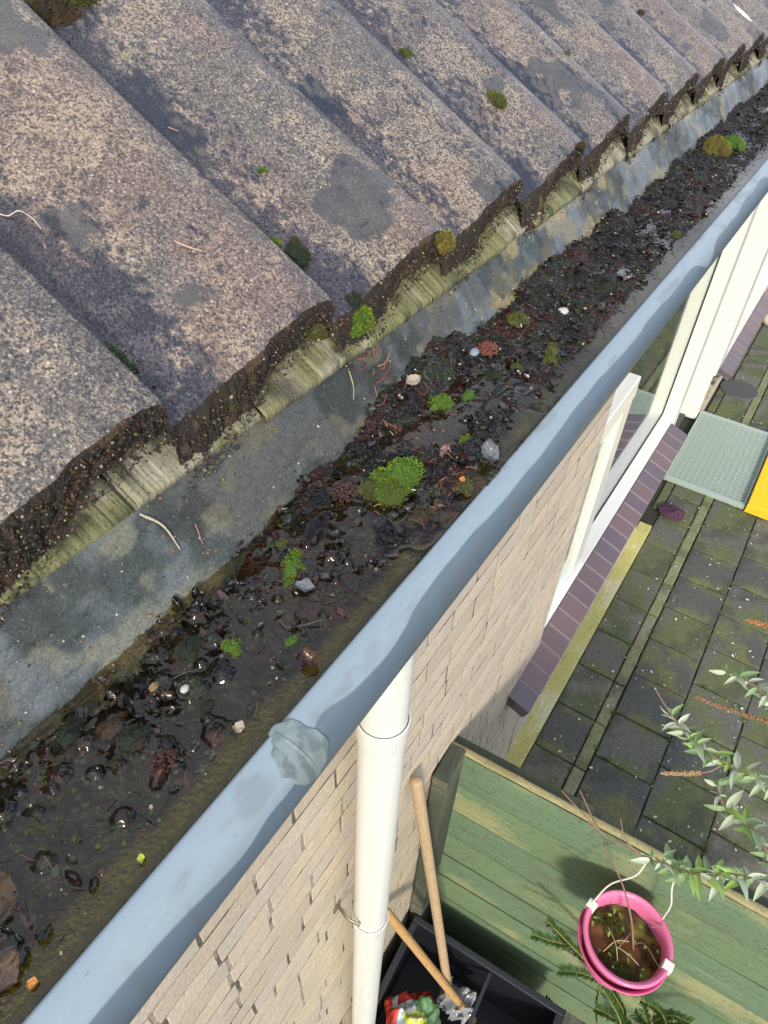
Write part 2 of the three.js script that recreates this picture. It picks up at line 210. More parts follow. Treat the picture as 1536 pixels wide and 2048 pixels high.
// ------------------------------------------------------------------ house: wall, window, sills, roof
const house = tag(group('house'), 'buff brick single-storey house with concrete tiled roof', 'house');
const WZ = -0.37, CY = 0.0715;
{
  const wall = mesh('wall', box(-1.2, 1.894, -0.02, H - 0.79, -0.47, WZ - 0.0012), M.mortar, house), lowWall = mesh('wall', box(1.896, 3.93, -0.02, H - 2.47, -0.47, WZ - 0.0012), M.mortar, house), farWall = mesh('wall', box(5.64, 9.4, -0.02, H - 3.06, -0.47, WZ - 0.0012), M.mortar, house);
  mesh('wall', box(7.7, 9.4, H - 3.058, H - 0.79, -0.47, WZ - 0.0012), M.mortar, house);
  const variants = {}; const L1 = 0.209, L2 = 0.0995, BH = 0.0645;
  const bg = (len, seed) => { const R = rng(seed), ox = R() * 50; const nx = Math.max(6, Math.round(len / 0.020)), ny = 6;
    const g = grid(nx + 2, ny + 2, (u, v) => { const iu = u * (nx + 2), iv = v * (ny + 2), ra = clamp((iu - 1) / nx), rb = clamp((iv - 1) / ny), a = ra <= 0 ? 0 : ra >= 1 ? 1 : lerp(0.0016 / len, 1 - 0.0016 / len, (ra * nx - 1) / (nx - 2)), b = rb <= 0 ? 0 : rb >= 1 ? 1 : lerp(0.0016 / BH, 1 - 0.0016 / BH, (rb * ny - 1) / (ny - 2)), out = iu < 0.5 || iu > nx + 1.5 || iv < 0.5 || iv > ny + 1.5; const ed = Math.min(a * len, (1 - a) * len, b * BH, (1 - b) * BH); const w = 0.0035 * (fbm2(a * len * 60 + ox, b * BH * 60, 2, 3) - 0.5); return [a * len - len / 2 + (out ? 0 : w), b * BH - BH / 2 + w + 0.0025 * (noise2(a * len * 25 + ox, b > 0.5 ? 9 : 2, 8) - 0.5), out ? -0.02 : 0.0016 * (fbm2(a * len * 40 + ox, b * BH * 40, 3, 5) - 0.5) - 0.0007 * Math.exp(-ed / 0.0018)]; }, (u, v, q) => [q[0] + ox, q[1] + ox * 0.7]);
    return g; };
  const get = (len, k) => { const key = Math.round(len * 200) + '_' + k; return variants[key] ??= bg(len, key.length * 7 + k * 13 + Math.round(len * 1000)); };
  const list = [], R = rng(77);
  const course = (y, x0, x1, row) => { let x = x0 - 0.02 - R() * 0.2; while (x < x1) { let len = R() < 0.72 ? L1 : L2; let a = Math.max(x, x0), b = Math.min(x + len, x1); if (x1 - b < 0.05 && x1 - b > 0) b = x1; if (b - a > 0.03) list.push([(a + b) / 2, y, b - a]); x = b + 0.0075; } };
  for (let r = 0; r < 36; r++) { const y = H - 0.825 - CY * (r + 0.5); if (y < 0.03) break; course(y, -0.5, 1.9, r); if (y < H - 2.5) course(y, 1.911, 3.92, r); if (y < H - 3.09) course(y, 5.65, 9.0, r); }
  const score = b => Math.hypot(b[0] - 0.9, (b[1] - (H - 1.5)) * 0.75) + (b[0] < 0.25 && b[1] < H - 1.9 ? 3 : 0) + (b[0] > 2 && b[0] < 5.6 ? 3 : 0) + (b[0] > 0.95 && b[0] < 1.5 && b[1] < H - 2.9 ? 2 : 0);
  list.sort((a, b) => score(a) - score(b));
  const rest = [];
  list.forEach((b, i) => { const g = get(b[2], R() * 5 | 0); const z = WZ + (R() - 0.5) * 0.0008; if (i < 295) { const m = mesh('brick', g, M.bricks[R() * 5 | 0], b[0] < 1.9 ? wall : b[0] < 4 ? lowWall : farWall); m.position.set(b[0], b[1], z); m.rotation.z = (R() - 0.5) * 0.012; m.rotation.x = (R() - 0.5) * 0.012; } else { const c = g.clone(); c.translate(b[0], b[1], z); rest.push(c); } });
  stuff(mesh('far_bricks', merge(rest), M.bricks[0], wall));
  // the house is closed: back, ends, floor
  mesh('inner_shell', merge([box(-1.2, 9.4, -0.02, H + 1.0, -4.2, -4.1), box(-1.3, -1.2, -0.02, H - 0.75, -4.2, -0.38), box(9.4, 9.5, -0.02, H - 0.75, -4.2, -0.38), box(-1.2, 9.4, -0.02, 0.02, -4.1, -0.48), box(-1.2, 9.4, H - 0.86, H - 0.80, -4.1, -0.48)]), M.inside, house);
}
function sill(x0, x1, y, n) {                       // header bricks laid flat on a slope
  const sb = new THREE.BoxGeometry(x1 - x0 - 0.01, 0.05, 0.112); sb.rotateX(0.36); sb.translate((x0 + x1) / 2, y - 0.028, -0.3395); boxUV(sb); const b = mesh('sill_bed', sb, std({ color: lin(0.22, 0.20, 0.20), roughness: 0.8 }), house);
  const pitch = (x1 - x0) / n, R = rng(n * 3 + 1), gs = [0, 1, 2].map(k => { const g = new RoundedBoxGeometry(pitch - 0.006 - k * 0.002, 0.05, 0.118, 2, 0.004); boxUV(g, k * 0.3, k * 0.2); return g; });
  for (let i = 0; i < n; i++) { const m = mesh('sill_brick', gs[R() * 3 | 0], M.sillBrick[R() * 3 | 0], b); m.position.set(x0 + pitch * (i + 0.5), y - 0.025 + (R() - 0.5) * 0.003, -0.338 + (R() - 0.5) * 0.003); m.rotation.x = 0.36; m.rotation.y = (R() - 0.5) * 0.02; }
}
sill(1.60, 3.83, H - 2.40, 21); sill(5.85, 7.6, H - 3.02, 16);
{ // timber edging board at the foot of the wall
  const e = tag(mesh('timber_edging', (() => { const g = new RoundedBoxGeometry(2.9, 0.05, 0.088, 3, 0.006); g.translate(1.08 + 1.5, 0.012, -0.33); boxUV(g); return g; })(), M.edging), 'yellow-green algae stained timber board along the foot of the brick wall', 'board');
}
{ // near window
  const y0 = H - 2.38, w = group('window', house);
  mesh('window_frame', rbox(1.80, 3.884, y0 - 0.03, y0, -0.470, -0.388, 0.004), M.white, w); mesh('window_frame', rbox(1.80, 4.0, H - 0.98, H - 0.86, -0.56, -0.384, 0.004), M.white, w);
  mesh('window_frame', rbox(3.885, 4.03, y0 - 0.6, H - 0.98, -0.53, -0.383, 0.005), M.cream, w);
  mesh('gasket', box(1.80, 3.884, y0 - 0.001, y0 + 0.007, -0.4595, -0.454), M.gasket, w); mesh('gasket', box(3.878, 3.884, y0 + 0.008, H - 0.98, -0.4595, -0.454), M.gasket, w);
  mesh('pane', box(1.80, 3.880, y0 + 0.002, H - 0.98, -0.462, -0.4585), M.glass, w);
  const c = group('casement', house);
  const xs = 2.335, ct = 1.47; const bar = std({ color: lin(0.8, 0.78, 0.66), roughness: 0.4 });
  mesh('stile', rbox(xs, xs + 0.115, y0 + 0.002, H - ct, -0.454, -0.408, 0.006), M.cream, c); mesh('stile', rbox(1.70, 1.80, y0 + 0.002, H - ct, -0.454, -0.408, 0.006), M.cream, c);
  mesh('top_rail', rbox(1.80, xs + 0.118, H - ct, H - ct + 0.09, -0.455, -0.404, 0.006), M.white, c); mesh('bottom_rail', rbox(1.80, xs, y0 + 0.002, y0 + 0.05, -0.453, -0.412, 0.006), M.white, c);
  mesh('pane', box(1.80, xs, y0 + 0.05, H - ct, -0.432, -0.428), M.glass, c);
}
{ // door opening and the low window beyond it
  const d = group('door', house);
  mesh('door_leaf', rbox(4.05, 5.6, 0.03, H - 0.86, -0.60, -0.55, 0.004), std({ color: lin(0.05, 0.06, 0.055), roughness: 0.4 }), d);
  mesh('door_frame', rbox(5.56, 5.638, 0, H - 0.86, -0.54, -0.395, 0.005), M.white, d); mesh('door_frame', rbox(4.03, 5.56, H - 0.95, H - 0.86, -0.54, -0.395, 0.005), M.white, d);
  const w = group('window', house);
  mesh('window_frame', rbox(5.645, 5.90, H - 2.98, H - 0.86, -0.50, -0.384, 0.006), M.cream, w); mesh('window_frame', rbox(5.9, 7.7, H - 3.0, H - 2.93, -0.50, -0.386, 0.006), M.cream, w);
  mesh('window_frame', rbox(7.58, 7.7, H - 2.93, H - 0.86, -0.50, -0.384, 0.006), M.white, w);
  mesh('pane', box(5.9, 7.58, H - 2.93, H - 0.86, -0.47, -0.465), M.glass, w);
}
// roof: x along the eaves, s up the slope, h above the tile bed
const RA = 26 * Math.PI / 180, rc = Math.cos(RA), rs = Math.sin(RA), TW = 0.3136, TX0 = 0.425, HC = 0.0230;
const roofP = (x, s, h) => [x, H - 0.45 + s * rs + (h - HC) * rc, -0.55 - s * rc + (h - HC) * rs];
function prof(u) { const a = sst(0.0, 0.95, u), t = clamp((u - 0.06) / 0.82); let h = -0.011 + 0.0450 * lerp(a, t, 0.5); if (u > 0.78) { const k = (u - 0.78) / 0.22; h -= 0.0110 * k * k; } return h; }
const ROOFH = (x, s) => { const k = (x - TX0) / TW, u = k - Math.floor(k); return prof(u); };
{
  const roof = mesh('roof', (() => { const a = [], P = (s, h) => roofP(0, s, h); const g = grid(1, 1, (u, v) => roofP(lerp(-1.3, 9.5, u), lerp(0.04, 4.1, v), -0.075)), g2 = grid(1, 1, (u, v) => roofP(lerp(9.5, -1.3, u), lerp(0.04, 4.1, v), -0.105)); return merge([g, g2]); })(), M.seal, house);
  const mk = (seed, nu, nv, len) => { const R = rng(seed), oz = R() * 20, ou = R(), ov = R();
    const fn = (u, v) => { const ext = u > 1 ? 1 : u, x = ext * TW + (u > 1 ? 0.002 : 0); const fz = 0.010 * (fbm2(ext * 14 + oz, 3, 3, 9) - 0.5); const h0 = u > 1 ? prof(1) - (u - 1) * 1.1 : prof(u); const s = lerp((h0 - HC) * Math.tan(RA) * 1.0 + fz, len, v); const wob = 0.0016 * (fbm2(ext * 7 + oz, v * len * 20, 3, 4) - 0.5); const edge = -0.004 * Math.exp(-v * len / 0.006); return [x, s, h0 + wob + edge + 0.028 * v]; };
    const top = grid(nu + 2, nv, (u, v) => fn(u * (nu + 2) / nu, Math.pow(v, 1.25)), (u, v, q) => [q[0] + ou, q[1] + ov]);
    tint(top, (X, S) => { const u = X / TW, w = sst(0.47, 0.60, fbm2(X * 120 + oz, S * 90, 3, 31) * 0.55 + fbm2(X * 16 + oz, S * 8, 3, 32) * 0.45 + 0.34 * sst(0.50, 0.06, u) - 0.10); return [lerp(1.10, 0.30, w), lerp(1.04, 0.32, w), lerp(0.94, 0.42, w)]; });   // dark bluish tint, ragged-edged, strongest on the valley side of the tile
    const crust = grid(Math.round(nu * 1.6), 9, (u, v) => { const q = fn(u, 0), thick = 0.030 + 0.034 * fbm2(u * 5 + oz, 1, 3, 2) + 0.020 * clamp(1 - prof(u) / 0.02); const n = fbm2(u * TW * 90 + oz, v * 6, 3, 6) - 0.5, n2 = fbm2(u * TW * 300 + oz, v * 18, 2, 7) - 0.5; const d = 0.008 * n + 0.007 * n2; return [q[0], q[1] - (v === 0 ? 0 : d + 0.003) - v * thick * rs * 0.72 - v * 0.024 * sst(0.018, -0.008, prof(u)), q[2] - v * thick * 0.93 + 0.003 * n]; }, (u, v, q) => [q[0] + oz, v * 0.06]);
    return [top, crust]; };
  const bake = (g, k, s0, dh) => { const c = g.clone(), p = c.attributes.position; for (let i = 0; i < p.count; i++) { const q = roofP(p.getX(i), p.getY(i) + s0, p.getZ(i) + dh); p.setXYZ(i, q[0], q[1], q[2]); } c.computeVertexNormals(); return c; };
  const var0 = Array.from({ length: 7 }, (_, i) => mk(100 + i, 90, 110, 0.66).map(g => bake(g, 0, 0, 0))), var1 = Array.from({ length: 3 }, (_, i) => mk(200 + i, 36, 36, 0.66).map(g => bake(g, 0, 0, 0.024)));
  const R = rng(8);
  for (let row = 0; row < 3; row++) for (let k = -3; k < 15; k++) {
    const V = row ? var1[(k + 9) % 3] : var0[(k * 3 + 12) % 7], s0 = row * 0.605 - (row ? 0.0 : 0), j = (R() - 0.5) * 0.008;
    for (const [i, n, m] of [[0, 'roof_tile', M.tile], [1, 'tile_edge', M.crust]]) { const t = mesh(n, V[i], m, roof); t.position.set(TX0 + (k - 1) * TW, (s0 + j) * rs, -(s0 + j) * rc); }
  }
  // crumbs of dead moss clinging to the broken tails and lying in the channels
  const crumb = new THREE.IcosahedronGeometry(1, 0), L = [], q = new THREE.Quaternion(), e = new THREE.Euler();
  for (let i = 0; i < 9000; i++) {
    const x = 0.05 + Math.pow(R(), 1.6) * 4.2, u = ((x - TX0) / TW + 20) % 1, v = Math.pow(R(), 0.8), hh = prof(u) - v * (0.037 + 0.016 * (1 - prof(u) / 0.0335)), p = roofP(x, -0.004 - v * 0.02 - v * 0.022 * sst(0.018, -0.008, prof(u)) + R() * 0.006 + (hh - HC) * 0.3, hh - 0.003), s = 0.0007 + R() * R() * R() * 0.0026; p[2] += 0.001;
    const t = R(); L.push({ m: new THREE.Matrix4().compose(V3(...p), q.setFromEuler(e.set(R() * 6, R() * 6, R() * 6)), V3(s * (1 + R()), s, s * (0.7 + R()))), c: t < 0.70 ? lin(0.018 + R() * 0.016, 0.013 + R() * 0.010, 0.010) : t < 0.88 ? lin(0.07, 0.034, 0.024) : t < 0.95 ? lin(0.10, 0.10, 0.02) : lin(0.3, 0.25, 0.18) });
  }
  for (let i = 0; i < 1500; i++) {
    const x = 0.1 + Math.pow(R(), 1.3) * 3.2, k = Math.floor((x - TX0) / TW), u = 0.02 + R() * R() * 0.30, xx = TX0 + (k + u) * TW, s = R() * 0.6, r = 0.0006 + R() * R() * 0.0022; if (fbm2(xx * 9, s * 7, 3, 12) < 0.45 + 0.15 * s) continue;
    L.push({ m: new THREE.Matrix4().compose(V3(...roofP(xx, s, prof(u) + 0.028 * s / 0.66 + r * 0.3)), q.setFromEuler(e.set(R() * 6, R() * 6, R() * 6)), V3(r * (1 + R()), r, r)), c: R() < 0.8 ? lin(0.02, 0.018, 0.018) : lin(0.07, 0.04, 0.03) });
  }
  stuff(inst('moss_crumbs', crumb, M.damp, L, roof));
}
{ // eaves boards: short offcuts, saw ridges running down the slope, some gaps
  const bed = mesh('eaves_boarding', grid(1, 1, (u, v) => [lerp(-1.2, 9.4, u), H - 0.512 - v * 0.036, -0.60 + v * 0.052]), M.seal, house);
  const R = rng(61); let x = -0.16; const cuts = [];
  while (x < 4.6) { const l = R() < 0.35 ? 0.03 + R() * 0.06 : 0.08 + R() * 0.22; cuts.push([x, l]); x += l + (R() < 0.35 ? 0.006 + R() * 0.012 : 0.0015); }
  cuts.forEach(([x0, l], i) => {
    const n = clamp(Math.round(l / 0.0016), 16, 190), dy = (R() - 0.5) * 0.007, dz = (R() - 0.5) * 0.010, sd = i * 9.7, tone = R();
    const g = grid(n, 7, (u, v) => {
      const X = x0 + u * l, rid = 0.0011 * (noise2(X * 480, 1, 5) - 0.5) + 0.0005 * (noise2(X * 120, 2, 6) - 0.5) - 0.0026 * sst(0.80, 0.86, noise2(X * 110, 7, 6)) - (u === 0 || u === 1 ? 0.004 : 0), jag = 0.0016 * (noise2(X * 380, 4, 7) - 0.5) + 0.004 * (noise2(X * 40, 4, 9) - 0.5);
      const t = v * 7 | 0; if (v > 0.99) return [X, H - 0.560 + dy, -0.541 + dz]; if (t === 6) return [X, H - 0.552 + dy + rid, -0.536 + dz + jag * 0.5]; const k = v / (5 / 7); return [X, H - 0.499 - 0.044 * k + rid + dy, -0.605 + 0.069 * Math.min(1, k) + dz + (k > 0.95 ? jag : 0)];
    }, (u, v) => [v * 0.07 + sd, x0 + u * l]);
    tint(g, (X, Y, Z) => { const a = fbm2(X * 30, Z * 40, 3, 5), t = sst(0.35, 0.65, a * 0.6 + tone * 0.4), r = 0.68 + 0.5 * noise2(X * 520, 2, 11); const d = 1 - 0.6 * sst(0.55, 0.68, fbm2(X * 24, Z * 30 + 5, 3, 15)); return [lerp(0.19, 0.34, t) * r * d, lerp(0.185, 0.31, t) * r * d, lerp(0.08, 0.22, t) * r * d]; });
    mesh('eaves_board', g, M.eaves, bed);
  });
}

// ------------------------------------------------------------------ gutter
const gutter = tag(group('roof_gutter'), 'concrete box gutter with grey rounded front edge along the eaves', 'gutter');
const WL = H - 0.644;                              // standing water level
const PROF = [[-0.525, -0.575], [-0.548, -0.543], [-0.575, -0.520], [-0.605, -0.500], [-0.632, -0.482], [-0.652, -0.462], [-0.664, -0.43], [-0.668, -0.38], [-0.668, -0.276]];
function profAt(t) { const k = clamp(t) * (PROF.length - 1), i = Math.min(PROF.length - 2, k | 0), f = k - i; return [lerp(PROF[i][0], PROF[i + 1][0], f), lerp(PROF[i][1], PROF[i + 1][1], f)]; }
{
  const mk = (x0, x1, nx, nt) => grid(nx, nt, (u, v) => { const X = lerp(x0, x1, u), [y, z] = profAt(v), n = 0.006 * (fbm2(X * 9, v * 6, 4, 3) - 0.5) + 0.0022 * (fbm2(X * 60, v * 40, 3, 8) - 0.5); return [X, H + y + n * 0.7, z + n * 0.7]; }, (u, v, q) => [q[0], v * 0.33]);
  const skySheenTint = g => tint(g, (X, Y, Z) => { const t = (H - 0.545 - Y) / 0.10, a = fbm2(X * 6, Z * 10 + Y * 10, 4, 41), b = fbm2(X * 26, Z * 34 + Y * 20, 4, 42), m = sst(0.50, 0.60, a * 0.55 + b * 0.45 + 0.10 * sst(0.35, 0.8, t) - 0.04 + 0.10 * sst(0.6, 1.6, X)), c = [0.55, 0.555, 0.55]; mix3(c, [0.86, 0.98, 1.14], m * lerp(0.75, 1, sst(0.4, 1.4, X))); mix3(c, [1.4, 1.2, 0.8], sst(0.56, 0.64, fbm2(X * 11, Z * 25, 4, 44)) * sst(0.6, 1.4, X)); return c; });  // blue-white sky sheen painted into the tint, low on the slope and farther along
  { const g = mergeGeometries([skySheenTint(mk(-0.9, 1.8, 700, 90)), skySheenTint(mk(1.8, 6, 200, 44))]); mesh('channel', g, M.concrete, gutter); }
  mesh('channel_body', merge([box(-0.9, 6, H - 0.79, H - 0.68, -0.57, -0.300), box(-0.9, 6, H - 0.68, H - 0.58, -0.60, -0.56), box(6, 9.4, H - 0.79, H - 0.66, -0.60, -0.246)]), M.mortar, gutter);
  mesh('joint_mortar', grid(12, 40, (u, v) => { const [y, z] = profAt(v * 0.62 + 0.10), X = 0.225 - (v - 0.3) * 0.03 + (u - 0.5) * (0.010 + 0.045 * fbm2(v * 11, 2, 3, 3)), n = 0.0035 * Math.sin(u * Math.PI) * (fbm2(u * 5, v * 22, 3, 4) * 2 - 0.4); return [X, H + y + n * 0.8 - 0.002, z + n * 0.8 - 0.002]; }, (u, v, q) => [q[0] * 2, v]), std({ roughness: 0.8, map: M.concrete.map, bumpMap: M.concrete.bumpMap, bumpScale: 0.002, color: lin(1, 1, 0.9) }), gutter);
  // rounded front edge; colour pale along its crown, darker below a wavy line
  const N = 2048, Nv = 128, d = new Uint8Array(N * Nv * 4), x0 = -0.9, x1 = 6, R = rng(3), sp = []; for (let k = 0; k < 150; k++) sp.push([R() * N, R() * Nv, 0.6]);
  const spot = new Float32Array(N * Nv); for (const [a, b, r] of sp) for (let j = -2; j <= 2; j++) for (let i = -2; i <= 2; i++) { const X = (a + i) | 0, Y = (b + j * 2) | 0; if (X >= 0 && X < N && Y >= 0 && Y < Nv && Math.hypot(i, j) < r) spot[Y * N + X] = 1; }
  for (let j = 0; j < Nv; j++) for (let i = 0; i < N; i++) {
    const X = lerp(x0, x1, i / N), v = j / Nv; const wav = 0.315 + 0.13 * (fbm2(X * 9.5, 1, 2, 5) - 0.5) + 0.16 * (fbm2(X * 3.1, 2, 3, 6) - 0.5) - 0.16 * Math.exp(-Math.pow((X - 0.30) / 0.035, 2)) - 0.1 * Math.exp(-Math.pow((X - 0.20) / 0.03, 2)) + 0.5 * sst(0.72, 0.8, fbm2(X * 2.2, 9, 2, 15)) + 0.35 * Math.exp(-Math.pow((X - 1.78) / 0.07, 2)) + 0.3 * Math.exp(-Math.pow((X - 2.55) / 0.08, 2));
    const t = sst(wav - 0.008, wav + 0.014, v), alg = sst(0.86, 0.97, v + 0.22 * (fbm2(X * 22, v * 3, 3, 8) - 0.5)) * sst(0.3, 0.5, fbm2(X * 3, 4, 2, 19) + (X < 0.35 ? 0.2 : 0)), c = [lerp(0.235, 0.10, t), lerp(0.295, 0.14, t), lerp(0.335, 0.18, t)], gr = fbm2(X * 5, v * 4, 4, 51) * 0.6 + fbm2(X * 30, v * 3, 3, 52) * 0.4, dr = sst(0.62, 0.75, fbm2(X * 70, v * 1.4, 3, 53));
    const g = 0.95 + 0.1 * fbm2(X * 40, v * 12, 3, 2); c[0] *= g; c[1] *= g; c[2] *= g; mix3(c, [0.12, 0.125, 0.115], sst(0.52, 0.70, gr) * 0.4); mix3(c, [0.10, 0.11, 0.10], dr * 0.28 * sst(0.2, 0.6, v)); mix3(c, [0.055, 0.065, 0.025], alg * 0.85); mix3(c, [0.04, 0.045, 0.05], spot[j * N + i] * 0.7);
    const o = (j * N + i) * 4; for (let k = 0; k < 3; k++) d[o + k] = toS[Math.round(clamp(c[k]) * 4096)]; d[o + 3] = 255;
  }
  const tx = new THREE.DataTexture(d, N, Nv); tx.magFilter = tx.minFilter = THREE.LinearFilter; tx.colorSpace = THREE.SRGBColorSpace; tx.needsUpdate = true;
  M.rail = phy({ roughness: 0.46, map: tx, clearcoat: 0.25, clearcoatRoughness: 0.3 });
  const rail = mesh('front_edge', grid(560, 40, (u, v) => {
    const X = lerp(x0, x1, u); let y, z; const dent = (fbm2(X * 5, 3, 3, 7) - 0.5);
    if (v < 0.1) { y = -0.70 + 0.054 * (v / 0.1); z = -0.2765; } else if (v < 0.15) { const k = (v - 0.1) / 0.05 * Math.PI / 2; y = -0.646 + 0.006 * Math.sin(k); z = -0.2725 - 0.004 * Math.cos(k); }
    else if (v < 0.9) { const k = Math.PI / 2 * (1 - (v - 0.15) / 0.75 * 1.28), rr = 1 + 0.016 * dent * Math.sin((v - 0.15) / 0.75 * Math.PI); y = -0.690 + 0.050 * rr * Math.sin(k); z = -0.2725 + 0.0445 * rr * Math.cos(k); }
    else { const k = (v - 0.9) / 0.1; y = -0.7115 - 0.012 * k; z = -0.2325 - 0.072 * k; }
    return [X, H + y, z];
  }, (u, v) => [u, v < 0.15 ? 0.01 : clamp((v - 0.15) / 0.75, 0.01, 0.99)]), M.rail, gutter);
  // grey putty repair across a joint, with a raised seam
  const pat = grid(96, 26, (u, v) => {
    const a = u * Math.PI * 2, out = 1.04 + 0.6 * (fbm2(Math.cos(a) * 1.5 + 2, Math.sin(a) * 1.5, 3, 24) - 0.5) + 0.10 * (noise2(Math.cos(a) * 5 + 3, Math.sin(a) * 5, 25) - 0.5), r = v * out, inner = sst(0.1, -1, Math.sin(a)); const X = 0.264 + Math.cos(a) * r * lerp(0.030, 0.021, inner) + Math.sin(a) * r * 0.004, s = clamp(0.40 + Math.sin(a) * r * 0.50, -0.09, 0.96);
    const k = Math.PI / 2 * (1 - s * 1.08), seam = 0.0009 * Math.exp(-Math.pow((X - 0.264 - (s - 0.4) * 0.010) / 0.0013, 2)), th = (v > 0.985 ? -0.0025 : 0.0001 + 0.0004 * fbm2(X * 150, s * 8, 3, 5)) + seam * (1 - v * v);
    return [X, H - 0.690 + (0.0508 + th) * Math.sin(k), -0.2725 + (0.0453 + th) * Math.cos(k)];
  }, (u, v, q) => [q[0], q[2]]);
  mesh('repair_patch', pat, std({ roughness: 0.7, map: colorTex(256, (i, c) => { const a = fbm2((i % 256) / 30, (i / 256 | 0) / 30, 4, 6), g = hash2(i % 256, i / 256 | 0, 4); c[0] = 0.165; c[1] = 0.20; c[2] = 0.20; mix3(c, [0.115, 0.145, 0.145], sst(0.48, 0.66, a) * 0.9); mix3(c, [0.22, 0.26, 0.255], sst(0.48, 0.35, a) * 0.6); c.forEach((v, k) => c[k] = v * (0.85 + 0.3 * g)); }, 12) }), rail);
}
// silt bed
const LUMPS = (() => { const R = rng(505), l = [[0.143, -0.434, 0.022, 0.010], [0.177, -0.38, 0.018, 0.010], [0.178, -0.41, 0.016, 0.008], [0.287, -0.418, 0.022, 0.009], [0.18, -0.342, 0.011, 0.008], [0.315, -0.38, 0.012, 0.008]]; for (let k = 0; k < 78; k++) { const r = 0.003 + R() * R() * 0.013; l.push([-0.1 + R() * 0.62, -0.462 + R() * 0.145, r, 0.0110 + r * 0.45]); } return l; })();
function lumpH(x, z) { if (x > 0.6) return 0; let y = 0; for (const [a, b, r, h] of LUMPS) { const dx = x - a, dz = z - b; if (dx > 3 * r || dx < -3 * r || dz > 3 * r || dz < -3 * r) continue; const d = (dx * dx + dz * dz) / (r * r) * (0.6 + 0.9 * noise2(x * 150, z * 150, 61)); y = Math.max(y, h * Math.exp(-d * d * 0.5)); } return y; }
function waterY(x, z) { const L = sst(0.38, 0.66, x), m = lerp(-0.0105, 0.002, L) + (fbm2(x * 8, z * 9, 3, 2) - 0.5) * lerp(0.02, 0.026, L) + (fbm2(x * 28, z * 30, 2, 3) - 0.5) * 0.016 + lumpH(x, z); return WL + 0.0055 * Math.exp(Math.min(0, m) / 0.0034) + 0.0005 * (fbm2(x * 46 + z * 18, z * 60, 2, 81) - 0.5); }
function mudH(x, z) {
  const L = sst(0.38, 0.66, x), n1 = fbm2(x * 8, z * 9, 3, 2), n2 = fbm2(x * 28, z * 30, 3, 3), n3 = fbm2(x * 90, z * 95, 3, 4), n4 = fbm2(x * 260, z * 260, 2, 9);
  let y = WL + lerp(-0.0105, 0.002, L) + (n1 - 0.5) * lerp(0.02, 0.026, L) + (n2 - 0.5) * 0.016 + ((n3 - 0.5) * 0.011 + (n4 - 0.5) * 0.006) * lerp(0.5, 1, L) + lumpH(x, z);
  y += 0.012 * Math.exp(-((x - 0.74) ** 2) / 0.006 - ((z + 0.32) ** 2) / 0.002);                     // heap by the rail
  y -= 0.022 * Math.exp(-((x - 0.785) ** 2) / 0.0011 - ((z + 0.39) ** 2) / 0.0007);                  // sunken pool at the outlet
  y += 0.030 * (fbm2(x * 6, 7, 3, 71) - 0.42) * sst(-0.43, -0.485, z) + 0.046 * Math.exp(-(((x - 0.90) / 0.13) ** 2)) * (0.3 + fbm2(x * 22, z * 22, 3, 72)) * sst(-0.44, -0.515, z) + sst(0.66, 0.9, x) * 0.012 * sst(-0.40, -0.48, z) - 0.004 * sst(0.5, 0.0, x) * sst(-0.46, -0.50, z);
  const st = sst(-0.318, -0.298, z + 0.012 * (fbm2(x * 7, 1, 3, 5) - 0.5) + 0.012 * sst(0.3, 0.0, x)) * (x > 0.55 && x < 0.85 ? 0.35 : 1); y = lerp(y, WL - 0.010, st); return y;
}
